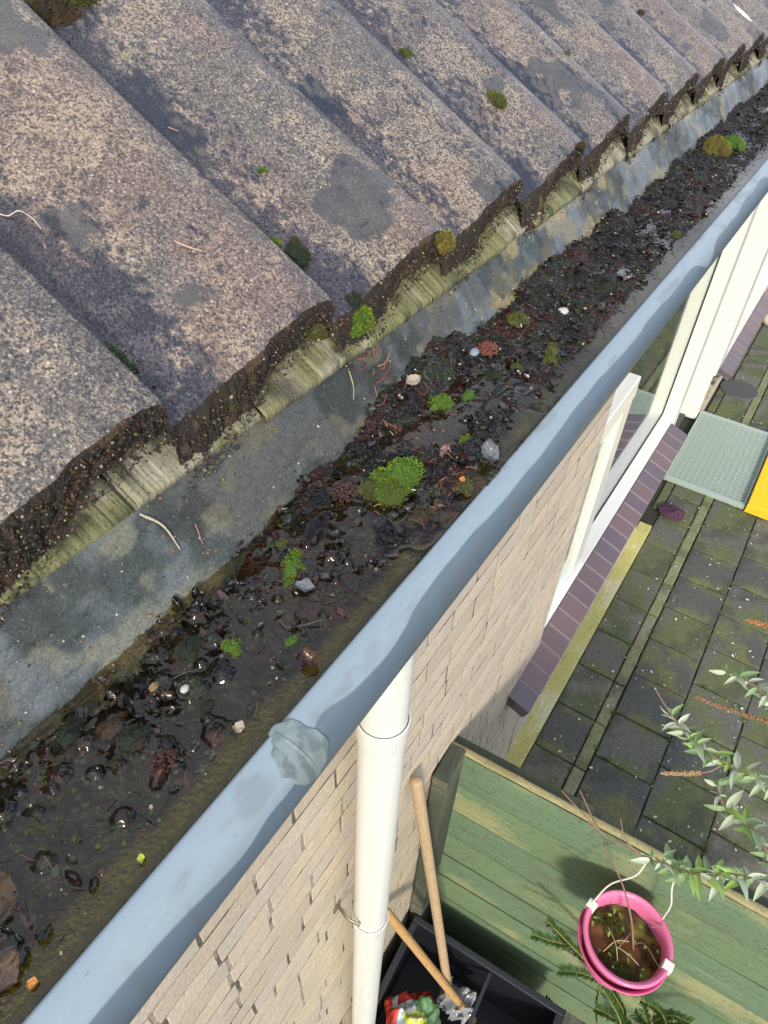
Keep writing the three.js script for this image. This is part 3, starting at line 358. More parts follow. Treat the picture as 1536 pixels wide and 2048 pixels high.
{
  const mk = (x0, x1, nx, nz) => { const g = grid(nx, nz, (u, v) => { const X = lerp(x0, x1, u), Z = lerp(-0.54, -0.272, v); return [X, mudH(X, Z) - 0.08 * sst(-0.515, -0.54, Z), Z]; }, (u, v, q) => [q[0], q[2]]);
    return tint(g, (X, Y, Z) => { const a = fbm2(X * 14, Z * 14, 4, 21), b = fbm2(X * 40, Z * 40, 3, 22), c = [0.010, 0.006, 0.004]; mix3(c, [0.045, 0.014, 0.008], sst(0.50, 0.64, a)); mix3(c, [0.022, 0.03, 0.010], sst(0.56, 0.66, b)); mix3(c, [0.025, 0.027, 0.028], sst(0.6, 0.7, fbm2(X * 60, Z * 25, 3, 23))); const st = sst(-0.312, -0.298, Z + 0.012 * (fbm2(X * 7, 1, 3, 5) - 0.5) + 0.012 * sst(0.3, 0.0, X)) * (X > 0.55 && X < 0.85 ? 0.3 : 1); mix3(c, [0.085, 0.080, 0.012], st); return c; }); };
  const g1 = mk(-0.5, 1.5, 900, 110), g2 = mk(1.5, 5.2, 520, 50); const g = mergeGeometries([g1, g2]);
  stuff(mesh('gutter_silt', g, M.mud), 'wet black silt filling the bottom of the gutter', 'silt');
  const wg = grid(620, 124, (u, v) => { const X = lerp(-0.2, 1.0, u), Z = lerp(-0.50, -0.277, v), m = 0; return [X, waterY(X, Z), Z]; }), wf = grid(2, 1, (u, v) => [lerp(1.0, 5.2, u), WL, lerp(-0.50, -0.277, v)]);   // surface climbs a little wherever it touches silt
  structure(mesh('water', merge([wg, wf]), phy({ color: lin(0.78, 0.70, 0.55), roughness: 0.02, transmission: 1, thickness: 0, ior: 1.40 })));
  // leaf litter too small to count
  const flake = grid(3, 2, (u, v) => [(u - 0.5) * (1 - 0.5 * Math.abs(v - 0.5)), 0.16 * Math.sin(u * 3) + 0.1 * (v - 0.5) * (u - 0.3), (v - 0.5) * 0.62 * Math.sin(Math.PI * (0.15 + 0.7 * u))]), needle = tube([[-0.5, 0, 0], [0, 0.06, 0.03], [0.5, 0, 0]], 0.022, 0.012, 4, 3), grit = new THREE.IcosahedronGeometry(0.5, 0);
  const R = rng(91), q = new THREE.Quaternion(), e = new THREE.Euler(), F = [], N = [], G = [];
  const spot = () => { const x = -0.12 + Math.pow(R(), 1.35) * 3.9; let z = -0.495 + R() * 0.205; return [x, z, Math.max(mudH(x, z), WL - 0.001)]; };
  for (let i = 0; i < 6500; i++) { const [x, z, y] = spot(); if (x < 0.45 && fbm2(x * 14, z * 20, 2, 33) < 0.52) continue; if (z > -0.312 && (x < 0.55 || x > 0.85)) continue; const s = 0.003 + R() * R() * 0.012, t = R(); F.push({ m: new THREE.Matrix4().compose(V3(x, y + 0.001, z), q.setFromEuler(e.set((R() - 0.5) * (R() < 0.6 ? 0.5 : 1.8), R() * 6.3, (R() - 0.5) * (R() < 0.6 ? 0.5 : 1.8))), V3(s, s, s)), c: t < 0.62 ? lin(0.012, 0.009, 0.007) : t < 0.80 ? lin(0.04, 0.017, 0.011) : t < 0.93 ? lin(0.02, 0.03, 0.014) : lin(0.12, 0.11, 0.09) }); }
  for (let i = 0; i < 3000; i++) { const [x, z, y] = spot(), s = 0.008 + R() * 0.024, t = R(); if (x < 0.42 && R() < 0.75) continue; N.push({ m: new THREE.Matrix4().compose(V3(x, y + 0.0015, z), q.setFromEuler(e.set((R() - 0.5) * 0.6, R() * 6.3, (R() - 0.5) * 0.6)), V3(s, s * 0.9, s * 0.9)), c: t < 0.8 ? lin(0.016, 0.010, 0.008) : t < 0.95 ? lin(0.08, 0.022, 0.014) : lin(0.16, 0.12, 0.065) }); }
  for (let i = 0; i < 3600; i++) { let [x, z, y] = spot(); const s = 0.0015 + R() * R() * 0.005, t = R(); if (x < 0.4 && fbm2(x * 22, z * 22, 2, 35) < 0.52) continue; G.push({ m: new THREE.Matrix4().compose(V3(x, y, z), q.setFromEuler(e.set(R() * 6, R() * 6, R() * 6)), V3(s * (1 + R() * 0.6), s, s)), c: t < 0.6 ? lin(0.02, 0.016, 0.013) : t < 0.8 ? lin(0.035, 0.05, 0.015) : t < 0.93 ? lin(0.07, 0.03, 0.02) : lin(0.34, 0.30, 0.23) }); }
  for (let i = 0; i < 420; i++) { const x = -0.1 + Math.pow(R(), 1.3) * 2.6, t = 0.13 + R() * 0.45, [y, z] = profAt(t), s = 0.0012 + R() * R() * 0.0035, k = R(); G.push({ m: new THREE.Matrix4().compose(V3(x, H + y + 0.001, z), q.setFromEuler(e.set(R() * 6, R() * 6, R() * 6)), V3(s * 1.4, s, s)), c: k < 0.4 ? lin(0.4, 0.37, 0.28) : k < 0.6 ? lin(0.3, 0.14, 0.06) : k < 0.8 ? lin(0.15, 0.17, 0.03) : lin(0.03, 0.025, 0.02) }); }
  const lf = [0, 1, 2].map(k => grid(8, 5, (u, v) => { const b = (v - 0.5) * 2, hw = 0.24 * Math.sin(Math.PI * Math.pow(u, 0.8)) * (1 + 0.5 * (noise2(u * 7 + k * 9, v > 0.5 ? 1 : 0, 3) - 0.5)); return [u - 0.5, 0.16 * b * b * (k - 0.6) + 0.2 * (u - 0.5) ** 2 + 0.22 * (fbm2(u * 4 + k * 5, v * 3, 3, 4) - 0.5), b * hw]; }));
  const rot = [[], [], []];
  for (let i = 0; i < 2300; i++) { const [x, z, y] = spot(); if (x < 0.42 && fbm2(x * 16, z * 22, 2, 37) < 0.5) continue; if (z > -0.306 && (x < 0.55 || x > 0.85)) continue; const s = 0.010 + R() * R() * 0.020, t = R(); rot[i % 3].push({ m: new THREE.Matrix4().compose(V3(x, y + 0.001 + R() * 0.003, z), q.setFromEuler(e.set((R() - 0.5) * 0.7, R() * 6.3, (R() - 0.5) * 0.7)), V3(s, s, s)), c: t < 0.55 ? lin(0.010, 0.008, 0.006) : t < 0.78 ? lin(0.035, 0.014, 0.009) : t < 0.9 ? lin(0.016, 0.022, 0.010) : lin(0.05, 0.045, 0.04) }); }
  rot.forEach((l, k) => stuff(inst('rotting_leaves', lf[k], M.wet, l), ['matted rotten leaves, broad curled ones, in the gutter', 'matted rotten leaves, flat ones, in the gutter', 'matted rotten leaves, folded ones, in the gutter'][k], 'leaf litter'));
  const sprig = (() => { const l = []; for (let k = 0; k < 11; k++) { const g = new THREE.ConeGeometry(0.10, 0.9, 3, 1); g.translate(0, 0.4, 0); g.rotateX(0.35 + 0.8 * noise2(k, 4)); g.rotateY(k * 2.4); l.push(g); } return merge(l); })(), SP = [];
  for (let i = 0; i < 2600; i++) { const [x, z, y] = spot(); if (fbm2(x * 18, z * 24, 3, 63) < 0.56 || z > -0.31) continue; const s = 0.003 + R() * 0.004, k = R(); SP.push({ m: new THREE.Matrix4().compose(V3(x, y, z), q.setFromEuler(e.set(0, R() * 6, 0)), V3(s, s, s)), c: k < 0.75 ? lin(0.018 + 0.03 * R(), 0.035 + 0.05 * R(), 0.010) : lin(0.11, 0.16, 0.015) }); }
  stuff(inst('moss_sprigs', sprig, M.damp, SP), 'scattered dark moss sprigs growing in the gutter silt', 'moss');
  stuff(inst('leaf_fragments', flake, M.wet, F), 'wet brown leaf fragments strewn over the gutter silt', 'leaf litter');
  stuff(inst('fallen_needles', needle, M.damp, N), 'dark and reddish conifer needles lying in the gutter', 'needles');
  stuff(inst('grit', grit, M.damp, G), 'fine grit and pebbles washed into the gutter', 'grit');
}

// ------------------------------------------------------------------ moss cushions
function mossGeo(rx, rh, rz, seed, c1, c2, blade = 0.006, dens = 1) {   // a main dome with smaller ones grown against it
  const R = rng(seed * 71 + 5), l = [mossDome(rx * 0.8, rh, rz * 0.8, seed, c1, c2, blade, dens)], n = rx > 0.018 ? 6 : rx > 0.009 ? 4 : 2;
  for (let k = 0; k < n; k++) { const a = R() * 6.3, q = 0.5 + 0.35 * R(), f = 0.28 + 0.3 * R(), t = 0.6 + 0.7 * R(), y = R() * 0.06, g = mossDome(rx * f, rh * (f + 0.2), rz * f, seed * 13 + k, c1.map((v, i) => v * t + (i === 0 ? y * 0.3 : 0)), c2.map((v, i) => v * t + (i === 0 ? y : 0)), blade, dens); g.translate(Math.cos(a) * rx * q, -rh * 0.05, Math.sin(a) * rz * q); l.push(g); }
  return mergeGeometries(l);
}
function mossDome(rx, rh, rz, seed, c1, c2, blade, dens) {
  const R = rng(seed), n = Math.round(clamp(rx * rz / (0.0000009) * dens, 120, 3600)), pos = [], col = [], ox = seed * 3.1;
  const S = (a, b) => { const k = 1 + 0.45 * (fbm2(Math.cos(a) * 1.6 + ox, Math.sin(a) * 1.6 + b * 1.2, 3, 4) - 0.5) + 0.25 * (noise2(Math.cos(a) * 4 + ox, Math.sin(a) * 4 + b * 4, 6) - 0.5); return V3(Math.cos(a) * Math.cos(b) * rx * k, Math.sin(b) * rh * k, Math.sin(a) * Math.cos(b) * rz * k); };
  const g = grid(18, 6, (u, v) => { const p = S(u * Math.PI * 2, lerp(-0.35, Math.PI / 2, v)).multiplyScalar(0.93); return [p.x, p.y, p.z]; });
  const ng = plain(g); for (let i = 0; i < ng.attributes.position.count; i++) { pos.push(ng.attributes.position.getX(i), ng.attributes.position.getY(i), ng.attributes.position.getZ(i)); const k = 0.6; col.push(c1[0] * k, c1[1] * k, c1[2] * k); }
  const up = V3(0, 1, 0), t1 = V3(0, 0, 0), t2 = V3(0, 0, 0), nn = V3(0, 0, 0);
  for (let i = 0; i < n; i++) {
    const a = R() * 6.2832, b = Math.asin(lerp(-0.2, 1, R())), p = S(a, b); nn.set(p.x / rx / rx, p.y / rh / rh, p.z / rz / rz).normalize().addScaledVector(V3(R() - 0.5, R() - 0.3, R() - 0.5), 0.8).normalize();
    t1.set(R() - 0.5, R() - 0.5, R() - 0.5).cross(nn).normalize(); t2.crossVectors(nn, t1); const l = blade * (0.55 + 0.8 * R()), w = blade * 0.15, k = R(), v = 0.7 + 0.6 * R(), c = [lerp(c1[0], c2[0], k) * v, lerp(c1[1], c2[1], k) * v, lerp(c1[2], c2[2], k) * v];
    p.addScaledVector(nn, -blade * 0.3); const tip = p.clone().addScaledVector(nn, l).addScaledVector(t1, l * 0.25 * (R() - 0.5));
    for (const t of [t1, t2]) { const A = p.clone().addScaledVector(t, w), B = p.clone().addScaledVector(t, -w); pos.push(A.x, A.y, A.z, B.x, B.y, B.z, tip.x, tip.y, tip.z); for (let m = 0; m < 3; m++) col.push(...c); }
  }
  const o = new THREE.BufferGeometry(); o.setAttribute('position', new THREE.Float32BufferAttribute(pos, 3)); o.setAttribute('color', new THREE.Float32BufferAttribute(col, 3)); o.computeVertexNormals(); return o;
}
const GREEN = [[0.07, 0.14, 0.008], [0.24, 0.38, 0.018]], LIME = [[0.06, 0.15, 0.01], [0.17, 0.33, 0.02]], OLIVE = [[0.06, 0.075, 0.012], [0.17, 0.19, 0.03]], GOLD = [[0.12, 0.10, 0.012], [0.28, 0.26, 0.03]], DARK = [[0.012, 0.022, 0.010], [0.035, 0.07, 0.02]], BROWN = [[0.05, 0.03, 0.015], [0.09, 0.08, 0.02]], HOAR = [[0.05, 0.08, 0.03], [0.42, 0.45, 0.36]];
let ms = 1;
function gmoss(x, z, rx, rz, rh, c, label, yaw = 0, grp = 'moss cushions in the gutter') { const m = mesh('moss_cushion', mossGeo(rx, rh, rz, ms++, c[0], c[1], clamp(rx * 0.11, 0.0020, 0.0034)), M.moss); m.position.set(x, Math.max(mudH(x, z), WL) - rh * 0.1, z); m.rotation.y = yaw; return tag(m, label, 'moss', grp); }
function rmoss(x, s, rx, rz, rh, c, label, yaw = 0, dh = 0) { const m = mesh('moss_cushion', mossGeo(rx, rh, rz, ms++, c[0], c[1], clamp(rx * 0.2, 0.0024, 0.0045)), M.moss); m.position.set(...roofP(x, s, ROOFH(x, s) + 0.028 * Math.max(0, s) / 0.66 + dh - rh * 0.1)); m.rotation.set(RA, yaw, 0); return tag(m, label, 'moss', 'moss cushions on the roof tiles'); }
gmoss(0.664, -0.376, 0.046, 0.036, 0.034, GREEN, 'largest bright green moss cushion, in the middle of the gutter');
gmoss(0.622, -0.402, 0.020, 0.018, 0.017, OLIVE, 'dull green moss tuft touching the largest gutter cushion', 0.4);
gmoss(0.446, -0.400, 0.027, 0.016, 0.014, GREEN, 'long green moss cushion lying in wet silt, nearest the largest one', 0.6);
gmoss(0.315, -0.380, 0.012, 0.011, 0.010, GREEN, 'small round green moss cushion just above the water, left of the repair patch');
gmoss(0.287, -0.418, 0.022, 0.017, 0.011, DARK, 'dark moss lump beside the small round green cushion', 0.3);
gmoss(1.172, -0.438, 0.029, 0.020, 0.016, OLIVE, 'olive moss clump under the third tile edge, beyond the outlet', 0.5);
gmoss(1.109, -0.345, 0.038, 0.013, 0.013, OLIVE, 'long narrow yellow-green moss strip close to the gutter edge', 0.35);
gmoss(0.865, -0.428, 0.024, 0.020, 0.015, GREEN, 'green moss clump left of the paler lime tuft near the outlet');
gmoss(0.905, -0.400, 0.016, 0.013, 0.016, LIME, 'bright lime moss tuft beside the tan dead leaf');
gmoss(0.985, -0.398, 0.024, 0.019, 0.015, DARK, 'dark green moss lump beyond the lime tuft', 0.8);
gmoss(1.030, -0.376, 0.012, 0.010, 0.010, OLIVE, 'small olive moss tuft next to the dark lump beyond the lime tuft');
gmoss(2.590, -0.430, 0.070, 0.050, 0.040, GOLD, 'golden moss cushion at the far end of the gutter');
gmoss(2.690, -0.395, 0.048, 0.038, 0.034, LIME, 'lime green moss cushion beside the far golden one');
gmoss(0.614, -0.318, 0.020, 0.014, 0.012, BROWN, 'brownish moss clump between the largest cushion and the gutter edge');
gmoss(0.700, -0.296, 0.021, 0.012, 0.012, OLIVE, 'olive moss tuft pressed against the gutter edge opposite the largest cushion', 0.5);
gmoss(0.469, -0.436, 0.011, 0.008, 0.008, OLIVE, 'small olive tuft above the long green cushion');
gmoss(0.177, -0.380, 0.017, 0.013, 0.011, DARK, 'dark moss lump ringed by water, at the lower left');
gmoss(0.143, -0.434, 0.021, 0.014, 0.012, DARK, 'dark moss lump against the wet concrete at the lower left', 0.3);
gmoss(0.178, -0.410, 0.015, 0.013, 0.009, BROWN, 'brown moss lump between the two dark lumps at the lower left');
gmoss(1.820, -0.325, 0.020, 0.014, 0.012, OLIVE, 'yellow-green moss tuft beside the far gutter edge');
gmoss(0.360, -0.330, 0.008, 0.006, 0.006, LIME, 'tiny lime moss sprig in the silt above the repair patch');
gmoss(0.790, -0.345, 0.013, 0.010, 0.009, GREEN, 'small green moss tuft just below the sunken pool');
gmoss(1.42, -0.36, 0.03, 0.022, 0.014, DARK, 'broad dark moss patch on far silt beyond the white pebble', 0.4);
gmoss(0.245, -0.35, 0.010, 0.009, 0.006, DARK, 'little dark moss lump surrounded by brown water');
rmoss(1.544, 0.177, 0.024, 0.024, 0.016, OLIVE, 'round olive moss cushion in the middle of a roof tile');
rmoss(2.029, 0.380, 0.020, 0.020, 0.016, OLIVE, 'pale-rimmed moss cushion high on the roof near the top edge');
rmoss(1.456, 0.370, 0.014, 0.013, 0.010, OLIVE, 'small olive moss cushion up the slope from the round one');
rmoss(1.368, 0.170, 0.024, 0.012, 0.013, GREEN, 'long green moss pad tucked beside a tile crest', 1.3);
rmoss(1.372, 0.238, 0.010, 0.009, 0.008, GREEN, 'little green moss bead above the long pad on the crest');
rmoss(0.752, 0.408, 0.018, 0.008, 0.012, BROWN, 'brown moss strip along a crest on the left tiles', 1.5);
rmoss(0.446, 0.085, 0.026, 0.012, 0.012, HOAR, 'grey-haired moss pad beside the leftmost crest', 1.4);
rmoss(0.784, 0.095, 0.030, 0.024, 0.013, DARK, 'large dark moss clump in the channel above the eaves', 0.9);
rmoss(0.768, 0.130, 0.014, 0.010, 0.012, GREEN, 'green tip of the dark clump in the tile channel');
rmoss(0.856, 0.235, 0.007, 0.006, 0.005, LIME, 'tiny lime moss star alone on a tile face');
rmoss(0.750, 0.197, 0.012, 0.005, 0.006, OLIVE, 'thin olive moss sliver along a crest', 1.4);
rmoss(1.035, -0.016, 0.020, 0.017, 0.022, GOLD, 'golden brown moss cushion on a tile tail corner', 0, -0.012);
rmoss(0.799, -0.030, 0.026, 0.018, 0.030, GREEN, 'green moss cushion hanging over the eaves board with red needles', 0.2, -0.026);
rmoss(0.805, -0.008, 0.022, 0.014, 0.016, DARK, 'dark green moss behind the hanging eaves cushion', 0.2, -0.008);
rmoss(0.691, -0.020, 0.016, 0.010, 0.014, OLIVE, 'small leafy moss sprig at the second tile tail', 0, -0.032);
rmoss(1.645, -0.004, 0.014, 0.010, 0.010, BROWN, 'brown moss bead on the fourth tile corner', 0, -0.003);
rmoss(1.664, 0.503, 0.021, 0.016, 0.014, BROWN, 'brown moss cushion cut by the top edge of the view');
rmoss(1.975, 0.215, 0.016, 0.010, 0.012, HOAR, 'whitish moss bead on the crest right of the round cushion');
rmoss(1.356, 0.512, 0.012, 0.009, 0.008, DARK, 'dark moss bead on a crest near the top');
rmoss(2.732, 0.275, 0.016, 0.011, 0.009, BROWN, 'brown moss fleck high on the far tiles');
rmoss(0.790, 0.610, 0.060, 0.030, 0.024, BROWN, 'brown moss mass along the upper tile course in the top left corner', 0, -0.004);
rmoss(0.860, 0.615, 0.040, 0.022, 0.020, OLIVE, 'olive moss beside the brown mass in the top left corner', 0, 0.0);

// ------------------------------------------------------------------ leaves, twigs, pebbles one can pick out
function leafGeo(l, w, curl, seed) { const g = grid(12, 8, (u, v) => { const t = u, hw = w * Math.pow(Math.sin(Math.PI * Math.pow(t, 0.85)), 0.8) * (1 + 0.5 * (noise2(t * 9 + seed, v > 0.5 ? 1 : 0, 3) - 0.5)), s = v * 2 - 1; return [(t - 0.5) * l, curl * l * (s * s * 0.35 + (t - 0.5) ** 2 * 0.9) + 0.22 * l * (fbm2(t * 5 + seed, v * 4, 3, 2) - 0.5) - Math.abs(s) * 0 + (Math.abs(s) < 0.1 ? 0.02 * l : 0), s * hw]; }); const g2 = g.clone(); g2.translate(0, -0.0006, 0); return merge([g, g2]); }
const leafMat = (c, r = 0.35) => std({ roughness: r, map: colorTex(128, (i, k) => { const a = fbm2((i % 128) / 16, (i / 128 | 0) / 16, 4, 7), h = 0.7 + 0.6 * hash2(i % 128, i / 128 | 0, 5) * 0.5 + 0.3 * (a - 0.5); k[0] = c[0] * h; k[1] = c[1] * h; k[2] = c[2] * h; mix3(k, [c[0] * 0.4, c[1] * 0.35, c[2] * 0.3], sst(0.52, 0.66, a) * 0.7); }) });
const LM = { tan: leafMat([0.42, 0.36, 0.26]), brown: leafMat([0.10, 0.06, 0.035], 0.25), grey: leafMat([0.16, 0.17, 0.18], 0.2), dark: leafMat([0.035, 0.03, 0.025], 0.18), red: leafMat([0.30, 0.07, 0.03], 0.5), orange: leafMat([0.55, 0.22, 0.04], 0.5), lime: leafMat([0.42, 0.5, 0.05], 0.5), pink: leafMat([0.30, 0.16, 0.15], 0.3) };
let ls = 1;
function leaf(x, z, l, w, mat, label, yaw = 0, tilt = [0.1, 0.1], curl = 0.25, dy = 0.003) { const m = mesh('dead_leaf', leafGeo(l, w, curl, ls++), mat); m.position.set(x, Math.max(mudH(x, z), WL) + dy, z); m.rotation.set(tilt[0], yaw, tilt[1]); return tag(m, label, 'leaf', 'loose leaves in the gutter'); }
leaf(0.846, -0.474, 0.032, 0.010, LM.tan, 'tan curled dead leaf lying on the gutter slope', -0.3, [0.5, 0.1], 0.3, 0.008);
leaf(0.772, -0.300, 0.036, 0.016, LM.grey, 'crumpled grey leaf wedged against the gutter edge', 0.9, [0.3, 0.3], 0.7, 0.010);
leaf(0.740, -0.352, 0.030, 0.008, LM.pink, 'pinkish leaf strip behind the largest moss cushion', 0.3, [0.2, 0.1], 0.2, 0.004);
leaf(0.430, -0.366, 0.020, 0.011, LM.grey, 'pale wet leaf scrap beside the long green cushion', 0.5, [0.1, 0.1], 0.4);
leaf(-0.012, -0.312, 0.030, 0.011, LM.brown, 'brown leaf at the lower left beside the gutter edge', 0.4, [0.2, 0.0], 0.3, 0.004);
leaf(0.020, -0.372, 0.046, 0.015, LM.brown, 'broad brown leaf under shallow water at the left', 1.2, [0.05, 0.05], 0.04, -0.0045);
leaf(0.246, -0.306, 0.014, 0.006, LM.tan, 'small pale torn leaf near the olive water strip', 0.2, [0.1, 0.1], 0.2);
leaf(0.348, -0.300, 0.026, 0.010, LM.brown, 'folded brown leaf on the olive strip above the patch', 1.2, [0.4, 0.1], 0.8, 0.004);
leaf(1.02, -0.305, 0.035, 0.010, LM.dark, 'black curled leaf near the gutter edge beyond the outlet', 0.5, [0.3, 0.1], 0.5, 0.006);
leaf(1.50, -0.345, 0.045, 0.018, LM.grey, 'grey-green shiny leaf on the far silt', 0.2, [0.1, 0.1], 0.2, 0.006);
leaf(0.763, -0.500, 0.040, 0.020, LM.grey, 'smooth grey wet leaf flat on the slope below the red needles', 0.8, [0.45, 0.1], 0.06, 0.004);
leaf(-0.006, -0.290, 0.009, 0.004, LM.orange, 'small orange leaf on the olive water strip', 0.5, [0, 0], 0.2);
leaf(0.104, -0.291, 0.009, 0.003, LM.lime, 'yellow leaflet near the two-tone gutter edge at the lower left', 0.9, [0, 0], 0.3);
leaf(0.695, -0.300, 0.012, 0.004, LM.orange, 'orange leaf scrap behind the olive tuft at the gutter edge', 0.2, [0.2, 0], 0.3, 0.012);
leaf(0.393, -0.490, 0.009, 0.005, LM.orange, 'orange bud scale on the wet concrete slope', 0.3, [0.5, 0], 0.4, 0.020);
function clod(x, z, r, c, label) { const R = rng(Math.round(x * 999)), l = []; for (let k = 0; k < 240; k++) { const g = new THREE.IcosahedronGeometry(r * (0.05 + 0.10 * R() * R() + 0.03 * R()), 0), a = R() * 6.3, b = Math.acos(R()), q = r * 0.85 * Math.cbrt(R()); g.rotateX(R() * 6); g.rotateY(R() * 6); g.translate(Math.cos(a) * Math.sin(b) * q * 1.25, Math.cos(b) * q * 0.7, Math.sin(a) * Math.sin(b) * q); l.push(g); } const m = mesh('clod', merge(l), std({ color: c, roughness: 0.9 })); m.position.set(x, Math.max(mudH(x, z), WL), z); return tag(m, label, 'clod', 'clods in the gutter'); }
function pebble(x, z, r, c, label, dy = 0) { const g = new THREE.IcosahedronGeometry(r, 2), p = g.attributes.position; for (let i = 0; i < p.count; i++) { const k = 0.85 + 0.35 * fbm2(p.getX(i) / r * 1.3 + x * 9, p.getY(i) / r + p.getZ(i) / r * 1.7, 3, 4); p.setXYZ(i, p.getX(i) * k * 1.3, p.getY(i) * k * 0.7, p.getZ(i) * k); } g.computeVertexNormals(); const m = mesh('pebble', g, std({ color: c, roughness: 0.5 })); m.position.set(x, Math.max(mudH(x, z), WL) + r * 0.2 + dy, z); return tag(m, label, 'pebble', 'pebbles in the gutter'); }
pebble(1.268, -0.389, 0.011, lin(0.45, 0.43, 0.38), 'white pebble alone on the far silt'); pebble(0.232, -0.411, 0.005, lin(0.32, 0.24, 0.15), 'tan pebble at the waterline, lower left');
pebble(1.02, -0.452, 0.009, lin(0.20, 0.24, 0.28), 'blue-grey chip beside a reddish clod'); clod(0.598, -0.428, 0.022, lin(0.055, 0.026, 0.022), 'red-brown clod of silt left of the largest moss cushion'); pebble(0.245, -0.378, 0.004, lin(0.40, 0.39, 0.34), 'white bead stone in the brown water'); clod(1.045, -0.44, 0.022, lin(0.14, 0.045, 0.03), 'reddish clod beside the blue-grey chip'); clod(0.18, -0.342, 0.013, lin(0.06, 0.018, 0.015), 'dark red clod standing in the water at the lower left');
function twig(pts, r, c, label) { return tag(mesh('twig', tube(pts, r, r * 0.55, 18, 5, 0.5, ls++), std({ color: c, roughness: 0.7 })), label, 'twig'); }
const Rf = (x, s, dh = 0.002) => roofP(x, s, ROOFH(x, s) + 0.028 * s / 0.66 + dh), Sl = (x, t, dh = 0.002) => { const [y, z] = profAt(t); return [x, H + y + dh, z + dh]; };
twig([Rf(0.466, 0.325), Rf(0.478, 0.306), Rf(0.490, 0.303, 0.006), Rf(0.498, 0.289), Rf(0.496, 0.272)], 0.0011, lin(0.5, 0.46, 0.38), 'pale curled root lying on the left roof tile');
twig([Rf(0.612, 0.170, 0.003), Rf(0.620, 0.155, 0.003), Rf(0.629, 0.142, 0.003)], 0.0018, lin(0.42, 0.30, 0.2), 'straw-coloured splinter on the second roof tile');
twig([Rf(0.790, 0.362, 0.002), Rf(0.798, 0.349, 0.002)], 0.001, lin(0.4, 0.24, 0.2), 'short pink-brown twig on the third roof tile');
twig([Sl(0.350, 0.16), Sl(0.364, 0.25), Sl(0.366, 0.37)], 0.0017, lin(0.40, 0.35, 0.26), 'pale twig leaning down the gutter slope below the eaves board');
twig([Sl(0.400, 0.33), Sl(0.394, 0.42)], 0.0012, lin(0.28, 0.10, 0.08), 'short reddish twig on the slope beside the pale twig');
twig([[0.40, WL + 0.006, -0.318], [0.385, WL + 0.004, -0.33], [0.37, WL + 0.004, -0.345], [0.372, WL + 0.003, -0.36]], 0.0011, lin(0.05, 0.045, 0.035), 'thin dark stalk curving over silt above the patch');
twig([Sl(0.745, 0.2, 0.004), Sl(0.735, 0.28, 0.005), Sl(0.725, 0.33, 0.004)], 0.0011, lin(0.34, 0.33, 0.16), 'thin greenish stalk beside the red needles');
{ // bunch of red-brown conifer shoots on the slope
  const g = tag(group('conifer_sprig'), 'reddish dead conifer sprig on the slope under the second tile', 'sprig'); const R = rng(44), rm = [lin(0.26, 0.065, 0.035), lin(0.32, 0.15, 0.07), lin(0.17, 0.045, 0.03)].map(c => std({ color: c, roughness: 0.6 }));
  const base = Sl(0.775, 0.42, 0.003); for (let k = 0; k < 13; k++) { const a = Sl(0.745 + R() * 0.07, 0.16 + R() * 0.34, 0.003 + R() * 0.006), an = 0.3 + (R() - 0.5) * 1.3, l = 0.012 + R() * 0.022; mesh('shoot', tube([a, [a[0] + Math.cos(an) * l * 0.5, a[1] + 0.004 - 0.004, a[2] - Math.sin(an) * l * 0.5 + 0.003], [a[0] + Math.cos(an) * l, a[1] + 0.012 * R(), a[2] - Math.sin(an) * l * 0.8]], 0.0014, 0.0006, 8, 5, 0.4, k), rm[k % 3], g); }
  const g2 = tag(group('conifer_sprig'), 'red needles scattered beside the gutter edge near the largest cushion', 'sprig'); for (let k = 0; k < 16; k++) { const x = 0.555 + R() * 0.19, z = -0.30 - R() * 0.03 - (k < 5 ? 0.05 : 0), y = Math.max(mudH(x, z), WL) + 0.006, an = R() * 3, l = 0.008 + R() * 0.016; mesh('shoot', tube([[x, y, z], [x + Math.cos(an) * l / 2, y + 0.002, z + Math.sin(an) * l / 2], [x + Math.cos(an) * l, y, z + Math.sin(an) * l]], 0.0008, 0.0004, 6, 4, 0.3, k), rm[k % 3], g2); }
  const g3 = tag(group('conifer_sprig'), 'bright red needles caught in the hanging eaves cushion', 'sprig'); for (let k = 0; k < 12; k++) { const a = roofP(0.752 + R() * 0.03, -0.022 + R() * 0.012, -0.006 - R() * 0.035), an = R() * 3, l = 0.01 + R() * 0.012; a[2] += 0.006; mesh('shoot', tube([a, [a[0] + Math.cos(an) * l / 2, a[1] + 0.002, a[2] + 0.003], [a[0] + Math.cos(an) * l, a[1] + Math.sin(an) * l * 0.6, a[2] + 0.005]], 0.0010, 0.0005, 6, 4, 0.3, k), rm[(k + 1) % 3], g3); }
  const g4 = tag(group('conifer_sprig'), 'orange-red shoots beside the sunken pool', 'sprig'); for (let k = 0; k < 6; k++) { const x = 0.735 + R() * 0.03, z = -0.46 + R() * 0.03, y = Math.max(mudH(x, z), WL) + 0.006, an = 0.5 + R() * 1.4, l = 0.012 + R() * 0.01; mesh('shoot', tube([[x, y, z], [x + Math.cos(an) * l / 2, y + 0.003, z - Math.sin(an) * l / 2], [x + Math.cos(an) * l, y, z - Math.sin(an) * l]], 0.0012, 0.0006, 6, 4, 0.3, k), rm[k % 3], g4); }
}
